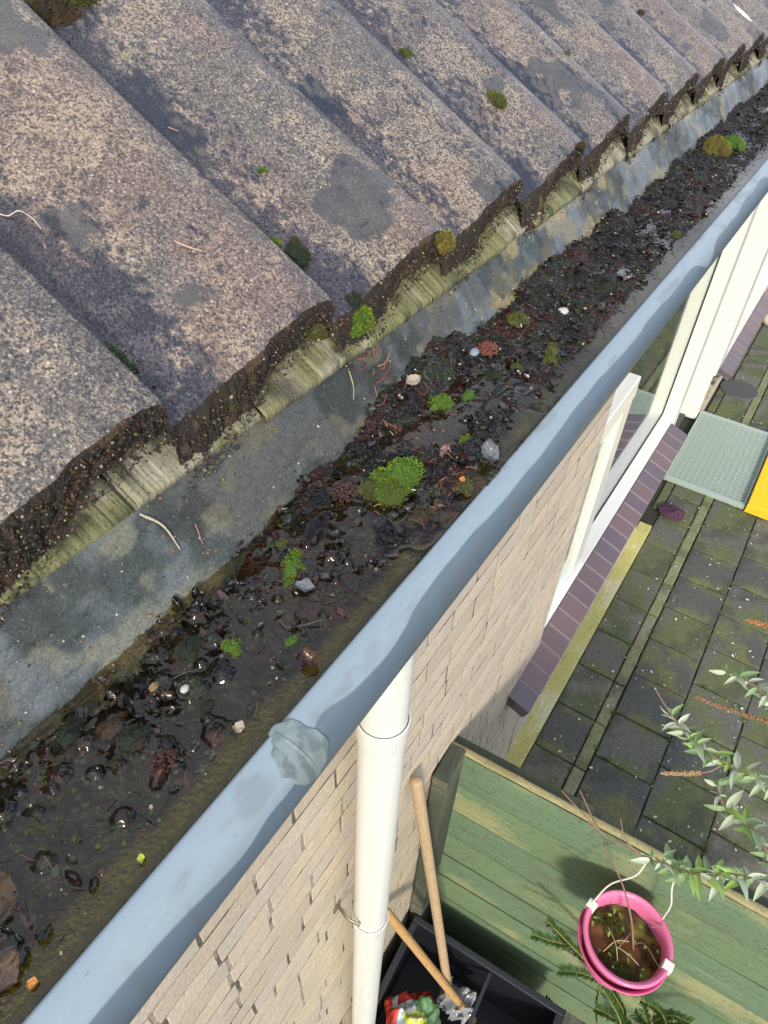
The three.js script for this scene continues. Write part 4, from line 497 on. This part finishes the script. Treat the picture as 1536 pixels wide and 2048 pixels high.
{ const g = grid(20, 8, (u, v) => { const a = u * Math.PI * 2, r = v * (1 + 0.3 * (noise2(Math.cos(a) * 2 + 5, Math.sin(a) * 2, 3) - 0.5)), x = 3.51 + Math.cos(a) * r * 0.018, s = 0.107 + Math.sin(a) * r * 0.05; return Rf(x, s, 0.0045 * (1 - v * v) - 0.0005); }); tag(mesh('bird_dropping', g, std({ color: lin(0.7, 0.66, 0.52), roughness: 0.7 })), 'pale bird dropping on a far roof tile at upper right', 'dropping'); }

// ------------------------------------------------------------------ downpipe
{
  const p = tag(group('downpipe'), 'white plastic rainwater downpipe fixed to the brick wall', 'pipe'); p.position.set(0.520, 0, -0.300);
  const pm = phy({ map: colorTex(512, (i, c) => { const x = (i % 512) / 512, y = (i / 512 | 0) / 512, st = fbm2(x * 22, y * 3, 4, 3), sp = fbm2(x * 60, y * 60, 3, 9); c[0] = 0.74; c[1] = 0.735; c[2] = 0.68; mix3(c, [0.58, 0.58, 0.50], sst(0.52, 0.76, st) * 0.25); mix3(c, [0.4, 0.4, 0.33], sst(0.72, 0.82, sp) * 0.4); }), roughness: 0.38, clearcoat: 0.25, clearcoatRoughness: 0.25 });
  const sec = (y0, y1) => { const g = new THREE.LatheGeometry([[0.0375, y0], [0.0400, y0], [0.0400, y1 - 0.062], [0.0412, y1 - 0.058], [0.0428, y1 - 0.052], [0.0432, y1 - 0.02], [0.0440, y1 - 0.016], [0.0440, y1 - 0.003], [0.0434, y1], [0.0412, y1], [0.0405, y1 - 0.004], [0.0405, y1 - 0.03]].map(q => new THREE.Vector2(...q)), 56); return g; };
  const top = new THREE.CylinderGeometry(0.0395, 0.0395, 0.36, 56, 1, true); top.translate(0, H - 0.85, 0); mesh('pipe_section', top, pm, p);
  mesh('pipe_section', sec(H - 1.93, H - 0.985), pm, p); mesh('pipe_section', sec(0.10, H - 1.875), pm, p);
  for (const y of [H - 1.005, H - 1.895]) { const t = new THREE.TorusGeometry(0.0400, 0.0011, 6, 56); t.rotateX(Math.PI / 2); t.translate(0, y + 0.018, 0); mesh('seal_ring', t, M.seal, p); }
  const bm = std({ color: lin(0.25, 0.22, 0.16), roughness: 0.45, metalness: 0.6 });
  for (const y of [H - 1.83, H - 2.96]) { mesh('wall_bracket', merge([tube([[-0.046, y, 0], [-0.050, y, -0.03], [-0.040, y - 0.004, -0.066]], 0.004, 0.004, 10, 6), rbox(-0.056, -0.030, y - 0.02, y + 0.008, -0.074, -0.066, 0.002), tube([[-0.044, y + 0.004, 0.0], [-0.052, y + 0.014, -0.03], [-0.044, y + 0.02, -0.05]], 0.0025, 0.002, 8, 5)]), bm, p); }
}

// ------------------------------------------------------------------ fence
{
  const f = tag(group('timber_fence'), 'green algae covered timber board fence at right angles to the house', 'fence'); f.position.set(1.045, 0, -0.37); f.rotation.y = 0.05; const R = rng(19);
  const n = 8, top = H - 1.945, h = top / n;
  for (let k = 0; k < n; k++) { const bow = (R() - 0.5) * 0.006; const g = grid(30, 8, (u, v) => { const t = Math.min(v, 1 - v), th = t < 0.06 ? -0.0016 + 0.026 * t : 0; return [-th - 0.003 * Math.sin(u * 3 + k) * 0.6 + bow + 0.0025 * (fbm2(u * 6 + k, v * 3, 3, 6) - 0.5), v * (h - 0.0012) + k * h + 0.0008 * (fbm2(u * 9, k * 4 + v, 3, 2) - 0.5), 0.05 + u * 1.6]; }, (u, v, q) => [q[2] * 0.7 + k * 0.37, q[1] * 1.0 + k * 0.61]); const b2 = grid(1, 1, (u, v) => [0.022, v * (h - 0.003) + k * h, 1.65 - u * 1.6]), cap = grid(1, 1, (u, v) => [0.022 * v, (k + 1) * h - 0.0035, 0.05 + u * 1.6], (u, v) => [u, v * 0.02]); mesh('fence_board', merge([g, b2, cap]), M.fence[k % 2], f); }
  mesh('top_rail', (() => { const g = grid(60, 10, (u, v) => { const z = 0.0 + u * 1.66, a = v * Math.PI * 2, w = 0.010 + 0.003 * (fbm2(z * 9, 2, 3, 4) - 0.5); return [0.012 + Math.cos(a) * w * 1.25, top + 0.006 + Math.sin(a) * 0.006 + 0.003 * (fbm2(z * 14, 1, 3, 3) - 0.5), z]; }, (u, v) => [u * 1.6, v * 0.1]); return g; })(), M.fenceTop, f);
  mesh('back_rail', rbox(0.03, 0.06, top - 0.07, top - 0.01, 0.0, 1.66, 0.004), M.post, f);
  const post = (() => { const g = new RoundedBoxGeometry(0.125, top + 0.02, 0.05, 4, 0.005), p = g.attributes.position; for (let i = 0; i < p.count; i++) p.setXYZ(i, p.getX(i) + 0.004 * (fbm2(p.getY(i) * 8, p.getZ(i) * 40, 3, 2) - 0.5), p.getY(i), p.getZ(i)); g.translate(-0.052, (top + 0.02) / 2, 0.026); boxUV(g); return g; })();
  mesh('post', post, M.post, f);
}
{ // leaning tool handles
  const h = (a, b, r, m, label) => { const A = V3(...a), B = V3(...b), L = A.distanceTo(B); const g = new THREE.LatheGeometry([[0, 0], [r * 0.55, 0.001], [r * 0.9, 0.006], [r, 0.014], [r * 1.0, 0.12], [r * 0.96, 0.22], [r * 0.93, L], [0, L]].map(q => new THREE.Vector2(...q)), 20), p = g.attributes.position, uv = g.attributes.uv; for (let i = 0; i < uv.count; i++) uv.setXY(i, p.getY(i) * 0.8, uv.getX(i) * 0.2); const o = mesh('tool_handle', g, m); o.position.copy(A); o.quaternion.setFromUnitVectors(V3(0, 1, 0), B.clone().sub(A).normalize()); return tag(o, label, 'handle'); };
  h([0.792, H - 1.70, -0.350], [0.795, H - 3.17, -0.086], 0.0165, M.handle, 'pale wooden tool handle leaning upright against the brick wall');
  h([0.700, H - 2.40, -0.352], [0.806, H - 3.22, 0.012], 0.0150, M.handleOrange, 'orange-brown wooden handle crossing the pale one, top hidden by the downpipe');
}
{ // black crate with bags
  const c = tag(group('plastic_crate'), 'black plastic crate standing between wall and fence', 'crate'); c.position.set(0.70, 0.0, -0.02); c.rotation.y = 0.05; const w = 0.23, d = 0.29, ht = H - 3.0;
  mesh('tub', merge([rbox(-w, w, 0.0, 0.012, -d, d, 0.004), rbox(-w, -w + 0.008, 0, ht, -d, d, 0.003), rbox(w - 0.008, w, 0, ht, -d, d, 0.003), rbox(-w + 0.008, w - 0.008, 0, ht, -d, -d + 0.008, 0.003), rbox(-w + 0.008, w - 0.008, 0, ht, d - 0.008, d, 0.003)]), M.black, c);
  mesh('rim', merge([rbox(-w - 0.012, -w + 0.012, ht - 0.004, ht + 0.010, -d - 0.012, d + 0.012, 0.004), rbox(w - 0.012, w + 0.012, ht - 0.004, ht + 0.010, -d - 0.012, d + 0.012, 0.004), rbox(-w + 0.012, w - 0.012, ht - 0.003, ht + 0.009, -d - 0.012, -d + 0.012, 0.004), rbox(-w + 0.012, w - 0.012, ht - 0.003, ht + 0.009, d - 0.012, d + 0.012, 0.004), rbox(-w + 0.012, w - 0.012, ht - 0.02, ht - 0.004, 0.02, 0.034, 0.003)]), std({ color: lin(0.03, 0.034, 0.045), roughness: 0.35 }), c);
  // crumpled printed bag
  const R = rng(6); const bagTex = colorTex(256, (i, k) => { const x = (i % 256) / 256, y = (i / 256 | 0) / 256; k[0] = 0.55; k[1] = 0.62; k[2] = 0.66; if (y > 0.55) mix3(k, [0.10, 0.28, 0.05], 0.85); if (x > 0.3 && x < 0.62 && y > 0.3 && y < 0.75) { mix3(k, [0.70, 0.78, 0.10], 1); const a = Math.hypot((x - 0.46) / 0.12, (y - 0.52) / 0.2); if (a < 0.75) mix3(k, [0.75, 0.72, 0.5], 1); if (a < 0.35) mix3(k, [0.2, 0.4, 0.05], 1); } if (y < 0.18) mix3(k, [0.75, 0.05, 0.02], 1); if (x > 0.85 && y > 0.3) mix3(k, [0.45, 0.03, 0.02], 1); if (hash2(x * 40 | 0, y * 30 | 0, 2) > 0.9) mix3(k, [0.1, 0.12, 0.1], 0.6); });
  const bag = mesh('seed_bag', grid(34, 34, (u, v) => { const a = (u - 0.5) * 2, b = (v - 0.5) * 2; const n = fbm2(u * 5, v * 5, 4, 3) - 0.5; return [a * 0.085 + n * 0.03, 0.05 * Math.cos(a * 1.4) * Math.cos(b * 1.3) + n * 0.07, b * 0.10 + n * 0.02]; }), phy({ map: bagTex, roughness: 0.3, clearcoat: 0.5 })); bag.position.set(0.655, 0.235, -0.175); bag.rotation.set(0.25, 0.7, -0.25); tag(bag, 'crumpled printed bag in white, green, yellow and red inside the crate', 'bag');
  const bag2 = mesh('clear_bag', grid(26, 26, (u, v) => { const n = fbm2(u * 6, v * 6, 4, 8) - 0.5; return [(u - 0.5) * 0.11 + n * 0.04, 0.04 * Math.cos((u - 0.5) * 3) * Math.cos((v - 0.5) * 3) + n * 0.1, (v - 0.5) * 0.12 + n * 0.03]; }), phy({ color: lin(0.3, 0.3, 0.33), roughness: 0.15, clearcoat: 0.8 })); bag2.position.set(0.80, 0.24, -0.07); tag(bag2, 'grey shiny crumpled plastic film in the crate by the handles', 'plastic film');
  const rods = tag(group('cane_bundle'), 'thin black canes at the foot of the fence', 'canes'); for (let k = 0; k < 3; k++) mesh('cane', tube([[0.99 + k * 0.004, 0.28 - k * 0.02, 0.205 + k * 0.012], [0.93, 0.15, 0.24 + k * 0.015], [0.86 + k * 0.01, 0.0, 0.28 + k * 0.02]], 0.004, 0.004, 10, 6), M.black, rods);
}
// ------------------------------------------------------------------ hanging pot
{
  const p = tag(group('plant_pot'), 'pink plastic plant pot hung against the green fence', 'pot'); p.position.set(0.918, H - 2.10, 0.266);
  const pink = phy({ color: lin(0.70, 0.17, 0.33), roughness: 0.42, clearcoat: 0.2, transmission: 0 }), lathe = a => new THREE.LatheGeometry(a.map(q => new THREE.Vector2(...q)), 64);
  mesh('pot_body', lathe([[0.0, -0.165], [0.080, -0.165], [0.086, -0.155], [0.106, -0.035], [0.109, -0.012], [0.116, -0.008], [0.1185, 0.0], [0.117, 0.007], [0.112, 0.009], [0.104, 0.004], [0.100, -0.010], [0.096, -0.05], [0.094, -0.08]]), pink, p);
  mesh('saucer', lathe([[0.09, -0.10], [0.110, -0.062], [0.121, -0.042], [0.124, -0.036], [0.121, -0.033], [0.117, -0.040], [0.106, -0.064]]), phy({ color: lin(0.66, 0.15, 0.30), roughness: 0.42 }), p);
  const soil = grid(48, 14, (u, v) => { const a = u * Math.PI * 2, r = v * 0.096; const x = Math.cos(a) * r, z = Math.sin(a) * r; return [x, -0.045 + 0.03 * (fbm2(x * 30 + 5, z * 30, 4, 2) - 0.5), z]; }, (u, v, q) => [q[0] * 3, q[2] * 3]); tint(soil, (x, y, z) => { const c = [0.05, 0.028, 0.014]; mix3(c, [0.13, 0.12, 0.02], sst(0.45, 0.6, fbm2(x * 40, z * 40, 3, 8))); mix3(c, [0.16, 0.06, 0.02], sst(0.55, 0.65, fbm2(x * 25 + 4, z * 25, 3, 9))); return c; }); mesh('soil', soil, M.moss, p);
  const R = rng(33); for (let k = 0; k < 6; k++) { const a = R() * 6.3, r = 0.03 + R() * 0.055, m = mesh('moss_tuft', mossGeo(0.018 + R() * 0.012, 0.014, 0.018 + R() * 0.01, 60 + k, ...(k % 3 ? [[0.08, 0.09, 0.012], [0.20, 0.18, 0.03]] : [[0.10, 0.05, 0.015], [0.2, 0.12, 0.03]]), 0.008, 0.6), M.moss, p); m.position.set(Math.cos(a) * r, -0.042, Math.sin(a) * r); }
  const lm = std({ color: lin(0.20, 0.29, 0.05), roughness: 0.6 }); for (let k = 0; k < 20; k++) { const a = R() * 6.3, r = 0.02 + R() * 0.068, g = leafGeo(0.007 + R() * 0.010, 0.0035, 0.2, 90 + k); const m = mesh('weed_leaf', g, lm, p); m.position.set(Math.cos(a) * r, -0.028 + R() * 0.012, Math.sin(a) * r); m.rotation.set((R() - 0.5), R() * 6, (R() - 0.5)); }
  const wc = std({ color: lin(0.78, 0.76, 0.66), roughness: 0.5 });
  for (const a of [-1.38, 1.64, ]) { const m = mesh('hanger_clip', rbox(-0.012, 0.012, -0.02, 0.013, 0.098, 0.124, 0.003), wc, p); m.rotation.y = Math.PI / 2 - a; }
  mesh('hanger_wire', tube([[0.02, 0.0, -0.112], [0.045, 0.12, -0.095], [0.06, 0.21, -0.055], [0.075, 0.262, -0.05]], 0.0022, 0.0022, 20, 6), wc, p); mesh('hanger_wire', tube([[0.095, 0.0, 0.065], [0.085, 0.12, 0.055], [0.08, 0.215, 0.03], [0.085, 0.27, 0.022]], 0.0022, 0.0022, 20, 6), wc, p);
  const dm = std({ color: lin(0.22, 0.13, 0.08), roughness: 0.8 }), straw = std({ color: lin(0.46, 0.36, 0.19), roughness: 0.8 });
  mesh('dead_stem', tube([[-0.005, -0.04, 0.03], [0.02, 0.08, -0.02], [0.05, 0.18, -0.09], [0.09, 0.268, -0.21]], 0.0034, 0.0016, 24, 6, 0.4), dm, p);
  mesh('dead_stem', tube([[0.00, -0.03, 0.02], [0.01, 0.0, 0.04], [-0.03, 0.02, 0.09]], 0.002, 0.001, 12, 5, 0.3), dm, p); mesh('dead_stem', tube([[-0.03, -0.03, -0.01], [0.0, -0.01, 0.0], [0.03, 0.0, 0.01]], 0.002, 0.001, 12, 5, 0.3), dm, p);
  for (const q of [[[-0.06, -0.02, -0.04], [-0.02, -0.01, -0.02], [0.0, -0.015, 0.01]], [[-0.03, -0.015, -0.01], [-0.035, -0.008, 0.02], [-0.04, -0.016, 0.05]], [[-0.06, -0.02, 0.0], [-0.03, -0.006, -0.02], [0.0, -0.012, -0.05]], [[0.07, -0.02, 0.05], [0.08, 0.03, 0.085], [0.07, 0.05, 0.11]]]) mesh('straw', tube(q, 0.0014, 0.001, 10, 4, 0.3), straw, p);
}
// ------------------------------------------------------------------ yew below the pot
{
  const y = tag(group('yew_shrub'), 'dark green yew sprigs growing below the pink pot', 'shrub'); const R = rng(52), st = std({ color: lin(0.38, 0.30, 0.05), roughness: 0.7 });
  const needle = (() => { const g = grid(4, 1, (u, v) => [(v - 0.5) * 0.0036 * Math.sin(Math.PI * (0.12 + 0.8 * u)), 0.0016 * Math.sin(u * 2), u * 0.021]); return g; })();
  const spray = (pts, r, dens) => { const b = group('branch', y); mesh('stem', tube(pts, r, r * 0.4, 20, 5), st, b); const c = new THREE.CatmullRomCurve3(pts.map(q => V3(...q))), L = c.getLength(), n = Math.round(L / 0.0015 * dens), l = []; const M4 = new THREE.Matrix4(), q = new THREE.Quaternion(); for (let k = 0; k < n; k++) { const t = (k + R()) / n, P = c.getPointAt(t), T = c.getTangentAt(t), side = k % 2 ? 1 : -1; const out = T.clone().cross(V3(0, 1, 0)).normalize().multiplyScalar(side).addScaledVector(V3(0, 1, 0), 0.25 + (R() - 0.5) * 0.8).addScaledVector(T, 0.55).normalize(); q.setFromUnitVectors(V3(0, 0, 1), out); const s = 0.7 + R() * 0.5; l.push(needle.clone().applyMatrix4(M4.compose(P, q, V3(s, s, s)))); } const g = merge(l); tint(g, (a, bb, cc, i) => { const k = hash2(i / 24 | 0, 3, 5); return [0.03 + 0.05 * k, 0.085 + 0.08 * k, 0.022]; }); mesh('foliage', g, M.leafy, b); };
  const P = a => a.map(([x, yy, z]) => [x, H + yy, z]);
  spray(P([[0.96, -2.56, 0.30], [0.955, -2.509, 0.249], [0.95, -2.448, 0.169], [0.95, -2.389, 0.081]]), 0.0035, 1); spray(P([[0.95, -2.448, 0.169], [0.93, -2.46, 0.11], [0.92, -2.47, 0.06]]), 0.002, 1);
  spray(P([[0.95, -3.1, 0.5], [0.95, -2.85, 0.45], [0.95, -2.66, 0.395], [0.95, -2.577, 0.339]]), 0.004, 1.2); spray(P([[0.95, -2.85, 0.50], [0.94, -2.72, 0.48], [0.92, -2.66, 0.40], [0.91, -2.66, 0.32]]), 0.003, 1.2);
  spray(P([[0.96, -2.75, 0.55], [0.95, -2.55, 0.5], [0.94, -2.46, 0.45], [0.93, -2.44, 0.40]]), 0.003, 1.2); spray(P([[0.95, -2.86, 0.36], [0.94, -2.74, 0.33], [0.94, -2.62, 0.31], [0.945, -2.55, 0.30]]), 0.003, 1.1);
  spray(P([[0.92, -2.7, 0.56], [0.9, -2.58, 0.52], [0.88, -2.55, 0.45]]), 0.003, 1.2); spray(P([[0.97, -2.7, 0.44], [0.93, -2.62, 0.46], [0.88, -2.6, 0.47]]), 0.003, 1.2); spray(P([[0.97, -2.6, 0.3], [0.96, -2.62, 0.24], [0.94, -2.66, 0.18]]), 0.0025, 1); for (let k = 0; k < 14; k++) { const x = 0.84 + R() * 0.14, y0 = -2.72 + R() * 0.22, z = 0.36 + R() * 0.26, a = R() * 6.3, l = 0.10 + R() * 0.08; spray(P([[x, y0 - 0.1, z], [x + Math.cos(a) * l * 0.4, y0, z + Math.sin(a) * l * 0.4], [x + Math.cos(a) * l, y0 + 0.03, z + Math.sin(a) * l]].map(q => [Math.min(q[0], 0.99), q[1], q[2]])), 0.0025, 1); }
}
// ------------------------------------------------------------------ butterfly-bush branches reaching in from the right
{
  const s = tag(group('leafy_shrub'), 'grey-green leafy shrub branches reaching over the paving from the right', 'shrub'); const R = rng(71);
  const bark = std({ color: lin(0.24, 0.15, 0.09), roughness: 0.85 });
  const lf = (l, w, fold) => { const g = grid(7, 4, (u, v) => { const b = (v - 0.5) * 2, hw = w * Math.pow(Math.sin(Math.PI * Math.pow(u, 0.8) * 0.97 + 0.04), 1.0); return [b * hw, Math.abs(b) * hw * fold - l * 0.35 * u * u, u * l]; }); return g; };
  const base = [lf(0.046, 0.0072, 0.5), lf(0.054, 0.0080, 0.35), lf(0.036, 0.0064, 0.6), lf(0.024, 0.005, 0.6)];
  const mats = [[0.30, 0.42, 0.20], [0.46, 0.54, 0.36], [0.30, 0.46, 0.10], [0.60, 0.66, 0.50], [0.22, 0.34, 0.13]].map(c => phy({ color: lin(...c), roughness: 0.6, transmission: 0.25, thickness: 0, side: THREE.DoubleSide }));
  const P = a => a.map(([x, y, z]) => [x, H + y, z]);
  const branch = (pts, r, t0, t1, nodes, per = 3) => { const b = group('branch', s); mesh('stem', tube(pts, r, r * 0.4, 30, 6, 0.25, 3), bark, b); const c = new THREE.CatmullRomCurve3(pts.map(q => V3(...q))), q = new THREE.Quaternion(), q2 = new THREE.Quaternion(); for (let k = 0; k < nodes; k++) { const t = lerp(t0, t1, (k + 0.3 * R()) / Math.max(1, nodes - 1)); const P0 = c.getPointAt(clamp(t)), T = c.getTangentAt(clamp(t)); const a0 = R() * 6.3, m = per + (R() < 0.4 ? 1 : 0); for (let j = 0; j < m; j++) { const a = a0 + j * 6.283 / m + R() * 0.5, side = V3(Math.cos(a), 0.15 + 0.6 * Math.sin(a), Math.sin(a)), out = side.addScaledVector(T, 0.35 + 0.5 * (k === nodes - 1 ? 1 : 0)).normalize(); q.setFromUnitVectors(V3(0, 0, 1), out); q2.setFromAxisAngle(out, (R() - 0.5) * 1.2); const f = mesh('leaf', base[R() < 0.2 ? 3 : R() * 3 | 0], mats[R() * 5 | 0], b); f.position.copy(P0); f.quaternion.copy(q2.multiply(q)); f.scale.setScalar(0.7 + R() * 0.65); } } };
  branch(P([[1.298, -1.71, 0.478], [1.305, -1.724, 0.405], [1.315, -1.742, 0.274], [1.334, -1.739, 0.195], [1.367, -1.719, 0.127], [1.398, -1.697, 0.071]]), 0.004, 0.02, 0.80, 16, 4);
  branch(P([[1.522, -1.671, 0.425], [1.537, -1.677, 0.341], [1.552, -1.673, 0.287], [1.556, -1.679, 0.225]]), 0.004, 0.1, 1.0, 7, 4);
  branch(P([[1.129, -1.814, 0.526], [1.169, -1.805, 0.463], [1.211, -1.791, 0.405], [1.226, -1.795, 0.34], [1.261, -1.777, 0.305]]), 0.004, 0.05, 1.0, 10, 4);
  branch(P([[1.077, -1.698, 0.532], [1.057, -1.732, 0.457], [1.04, -1.759, 0.388], [1.007, -1.793, 0.309], [0.995, -1.815, 0.206], [0.993, -1.822, 0.143], [0.997, -1.823, 0.092], [1.053, -1.794, 0.006]]), 0.0042, 0.0, 0.58, 17, 4);
  const twigs = [P([[0.99, -1.82, 0.11], [0.99, -1.794, 0.059], [1.017, -1.779, -0.035]]), P([[0.995, -1.815, 0.19], [1.0, -1.80, 0.15], [1.04, -1.79, 0.12]])]; for (const t of twigs) { const b = group('branch', s); mesh('stem', tube(t, 0.003, 0.0014, 14, 5, 0.4, 4), bark, b); }
  const spikeM = [lin(0.34, 0.19, 0.09), lin(0.42, 0.29, 0.16), lin(0.48, 0.22, 0.08)];
  [[P([[1.515, -1.738, 0.453], [1.52, -1.753, 0.373], [1.516, -1.774, 0.277], [1.513, -1.789, 0.179]]), 0.25, 1, 0, 0.009], [P([[1.315, -1.742, 0.30], [1.282, -1.767, 0.273], [1.237, -1.811, 0.177]]), 0.45, 1, 1, 0.012], [P([[1.744, -1.60, 0.40], [1.744, -1.619, 0.311], [1.743, -1.634, 0.226]]), 0.3, 1, 2, 0.016]].forEach(([pts, t0, t1, ci, rad], k) => {
    const b = group('flower_spike', s); b.userData.label = 'dried brown flower spike'; mesh('stem', tube(pts, 0.003, 0.0015, 16, 5), bark, b); const c = new THREE.CatmullRomCurve3(pts.map(q => V3(...q))), l = [], M4 = new THREE.Matrix4(), q = new THREE.Quaternion(), e = new THREE.Euler(), u = new THREE.ConeGeometry(0.0022, 0.009, 4, 1); for (let i = 0; i < 340; i++) { const t = lerp(t0, t1, R()), p = c.getPointAt(t), rr = rad * (1 - 0.75 * (t - t0) / (t1 - t0)) * Math.sqrt(R()); const a = R() * 6.3; p.add(V3(Math.cos(a) * rr * 0.7, Math.sin(a) * rr, Math.cos(a) * rr * 0.7)); const s2 = 0.5 + R() * 0.8; l.push(u.clone().applyMatrix4(M4.compose(p, q.setFromEuler(e.set(R() * 6, R() * 6, R() * 6)), V3(s2, s2, s2)))); } mesh('dried_flowers', merge(l), std({ color: spikeM[ci], roughness: 0.9 }), b); });
}
// ------------------------------------------------------------------ things by the far door
{
  const g = tag(group('door_grating'), 'galvanised grating step lying before the door', 'grating'); const zinc = std({ color: lin(0.42, 0.50, 0.44), roughness: 0.4, metalness: 0.2 });
  const l = []; for (let k = 0; k < 33; k++) { const x = 4.66 + k * 0.030; l.push(box(x, x + 0.009, 0.014, 0.034, -0.37, 0.19)); } mesh('grille', merge(l), zinc, g); const l2 = []; for (let k = 0; k < 14; k++) { const z = -0.36 + k * 0.042; l2.push(box(4.655, 5.645, 0.016, 0.030, z, z + 0.006)); } mesh('cross_bars', merge(l2), zinc, g);
  mesh('frame', merge([rbox(4.62, 4.655, 0.004, 0.037, -0.385, 0.205, 0.003), rbox(5.645, 5.68, 0.004, 0.037, -0.385, 0.205, 0.003), rbox(4.655, 5.645, 0.005, 0.036, 0.19, 0.204, 0.003), rbox(4.655, 5.645, 0.005, 0.036, -0.384, -0.37, 0.003)]), zinc, g);
  const y = tag(group('ribbed_mat'), 'bright yellow ribbed plate beside the grating', 'plate'), ym = std({ color: lin(0.80, 0.52, 0.02), roughness: 0.55 }); mesh('plate', rbox(4.60, 5.70, 0.006, 0.075, 0.21, 0.95, 0.004), ym, y); const r = []; for (let k = 0; k < 36; k++) r.push(rbox(4.61 + k * 0.030, 4.622 + k * 0.030, 0.072, 0.083, 0.214, 0.946, 0.003)); mesh('ribs', merge(r), ym, y);
  const cl = grid(26, 20, (u, v) => { const a = u * Math.PI * 2, rr = v * (0.09 + 0.03 * (noise2(Math.cos(a) * 2 + 3, Math.sin(a) * 2, 4) - 0.3)); return [4.27 + Math.cos(a) * rr * 0.9, 0.012 + 0.035 * (1 - v) * (0.3 + fbm2(Math.cos(a) * rr * 40, Math.sin(a) * rr * 40, 3, 6)) + 0.02 * fbm2(u * 12, v * 5, 3, 2), -0.21 + Math.sin(a) * rr]; }); tag(mesh('crumpled_cloth', cl, std({ color: lin(0.075, 0.028, 0.055), roughness: 0.85 })), 'crumpled dark purple rag on the paving before the grating', 'rag');
  const dk = tag(mesh('round_disc', new THREE.LatheGeometry([[0, 0.012], [0.15, 0.013], [0.158, 0.010], [0.16, 0.002]].map(q => new THREE.Vector2(...q)), 40), std({ color: lin(0.075, 0.078, 0.078), roughness: 0.7 })), 'flat dark grey round disc on the far paving', 'cover'); dk.position.set(6.26, 0.0, -0.20);  // thin dark disc laid for a dark round area of the paving
  const kn = mesh('white_ornament', new THREE.LatheGeometry([[0, 0.115], [0.045, 0.105], [0.072, 0.075], [0.078, 0.045], [0.06, 0.012], [0.04, 0.0], [0, 0]].map(q => new THREE.Vector2(...q)), 28), std({ color: lin(0.62, 0.55, 0.38), roughness: 0.6 })); kn.position.set(7.72, 0.005, -0.24); tag(kn, 'cream rounded stone near the far wall corner', 'stone');
}
renderer.render(scene, camera);
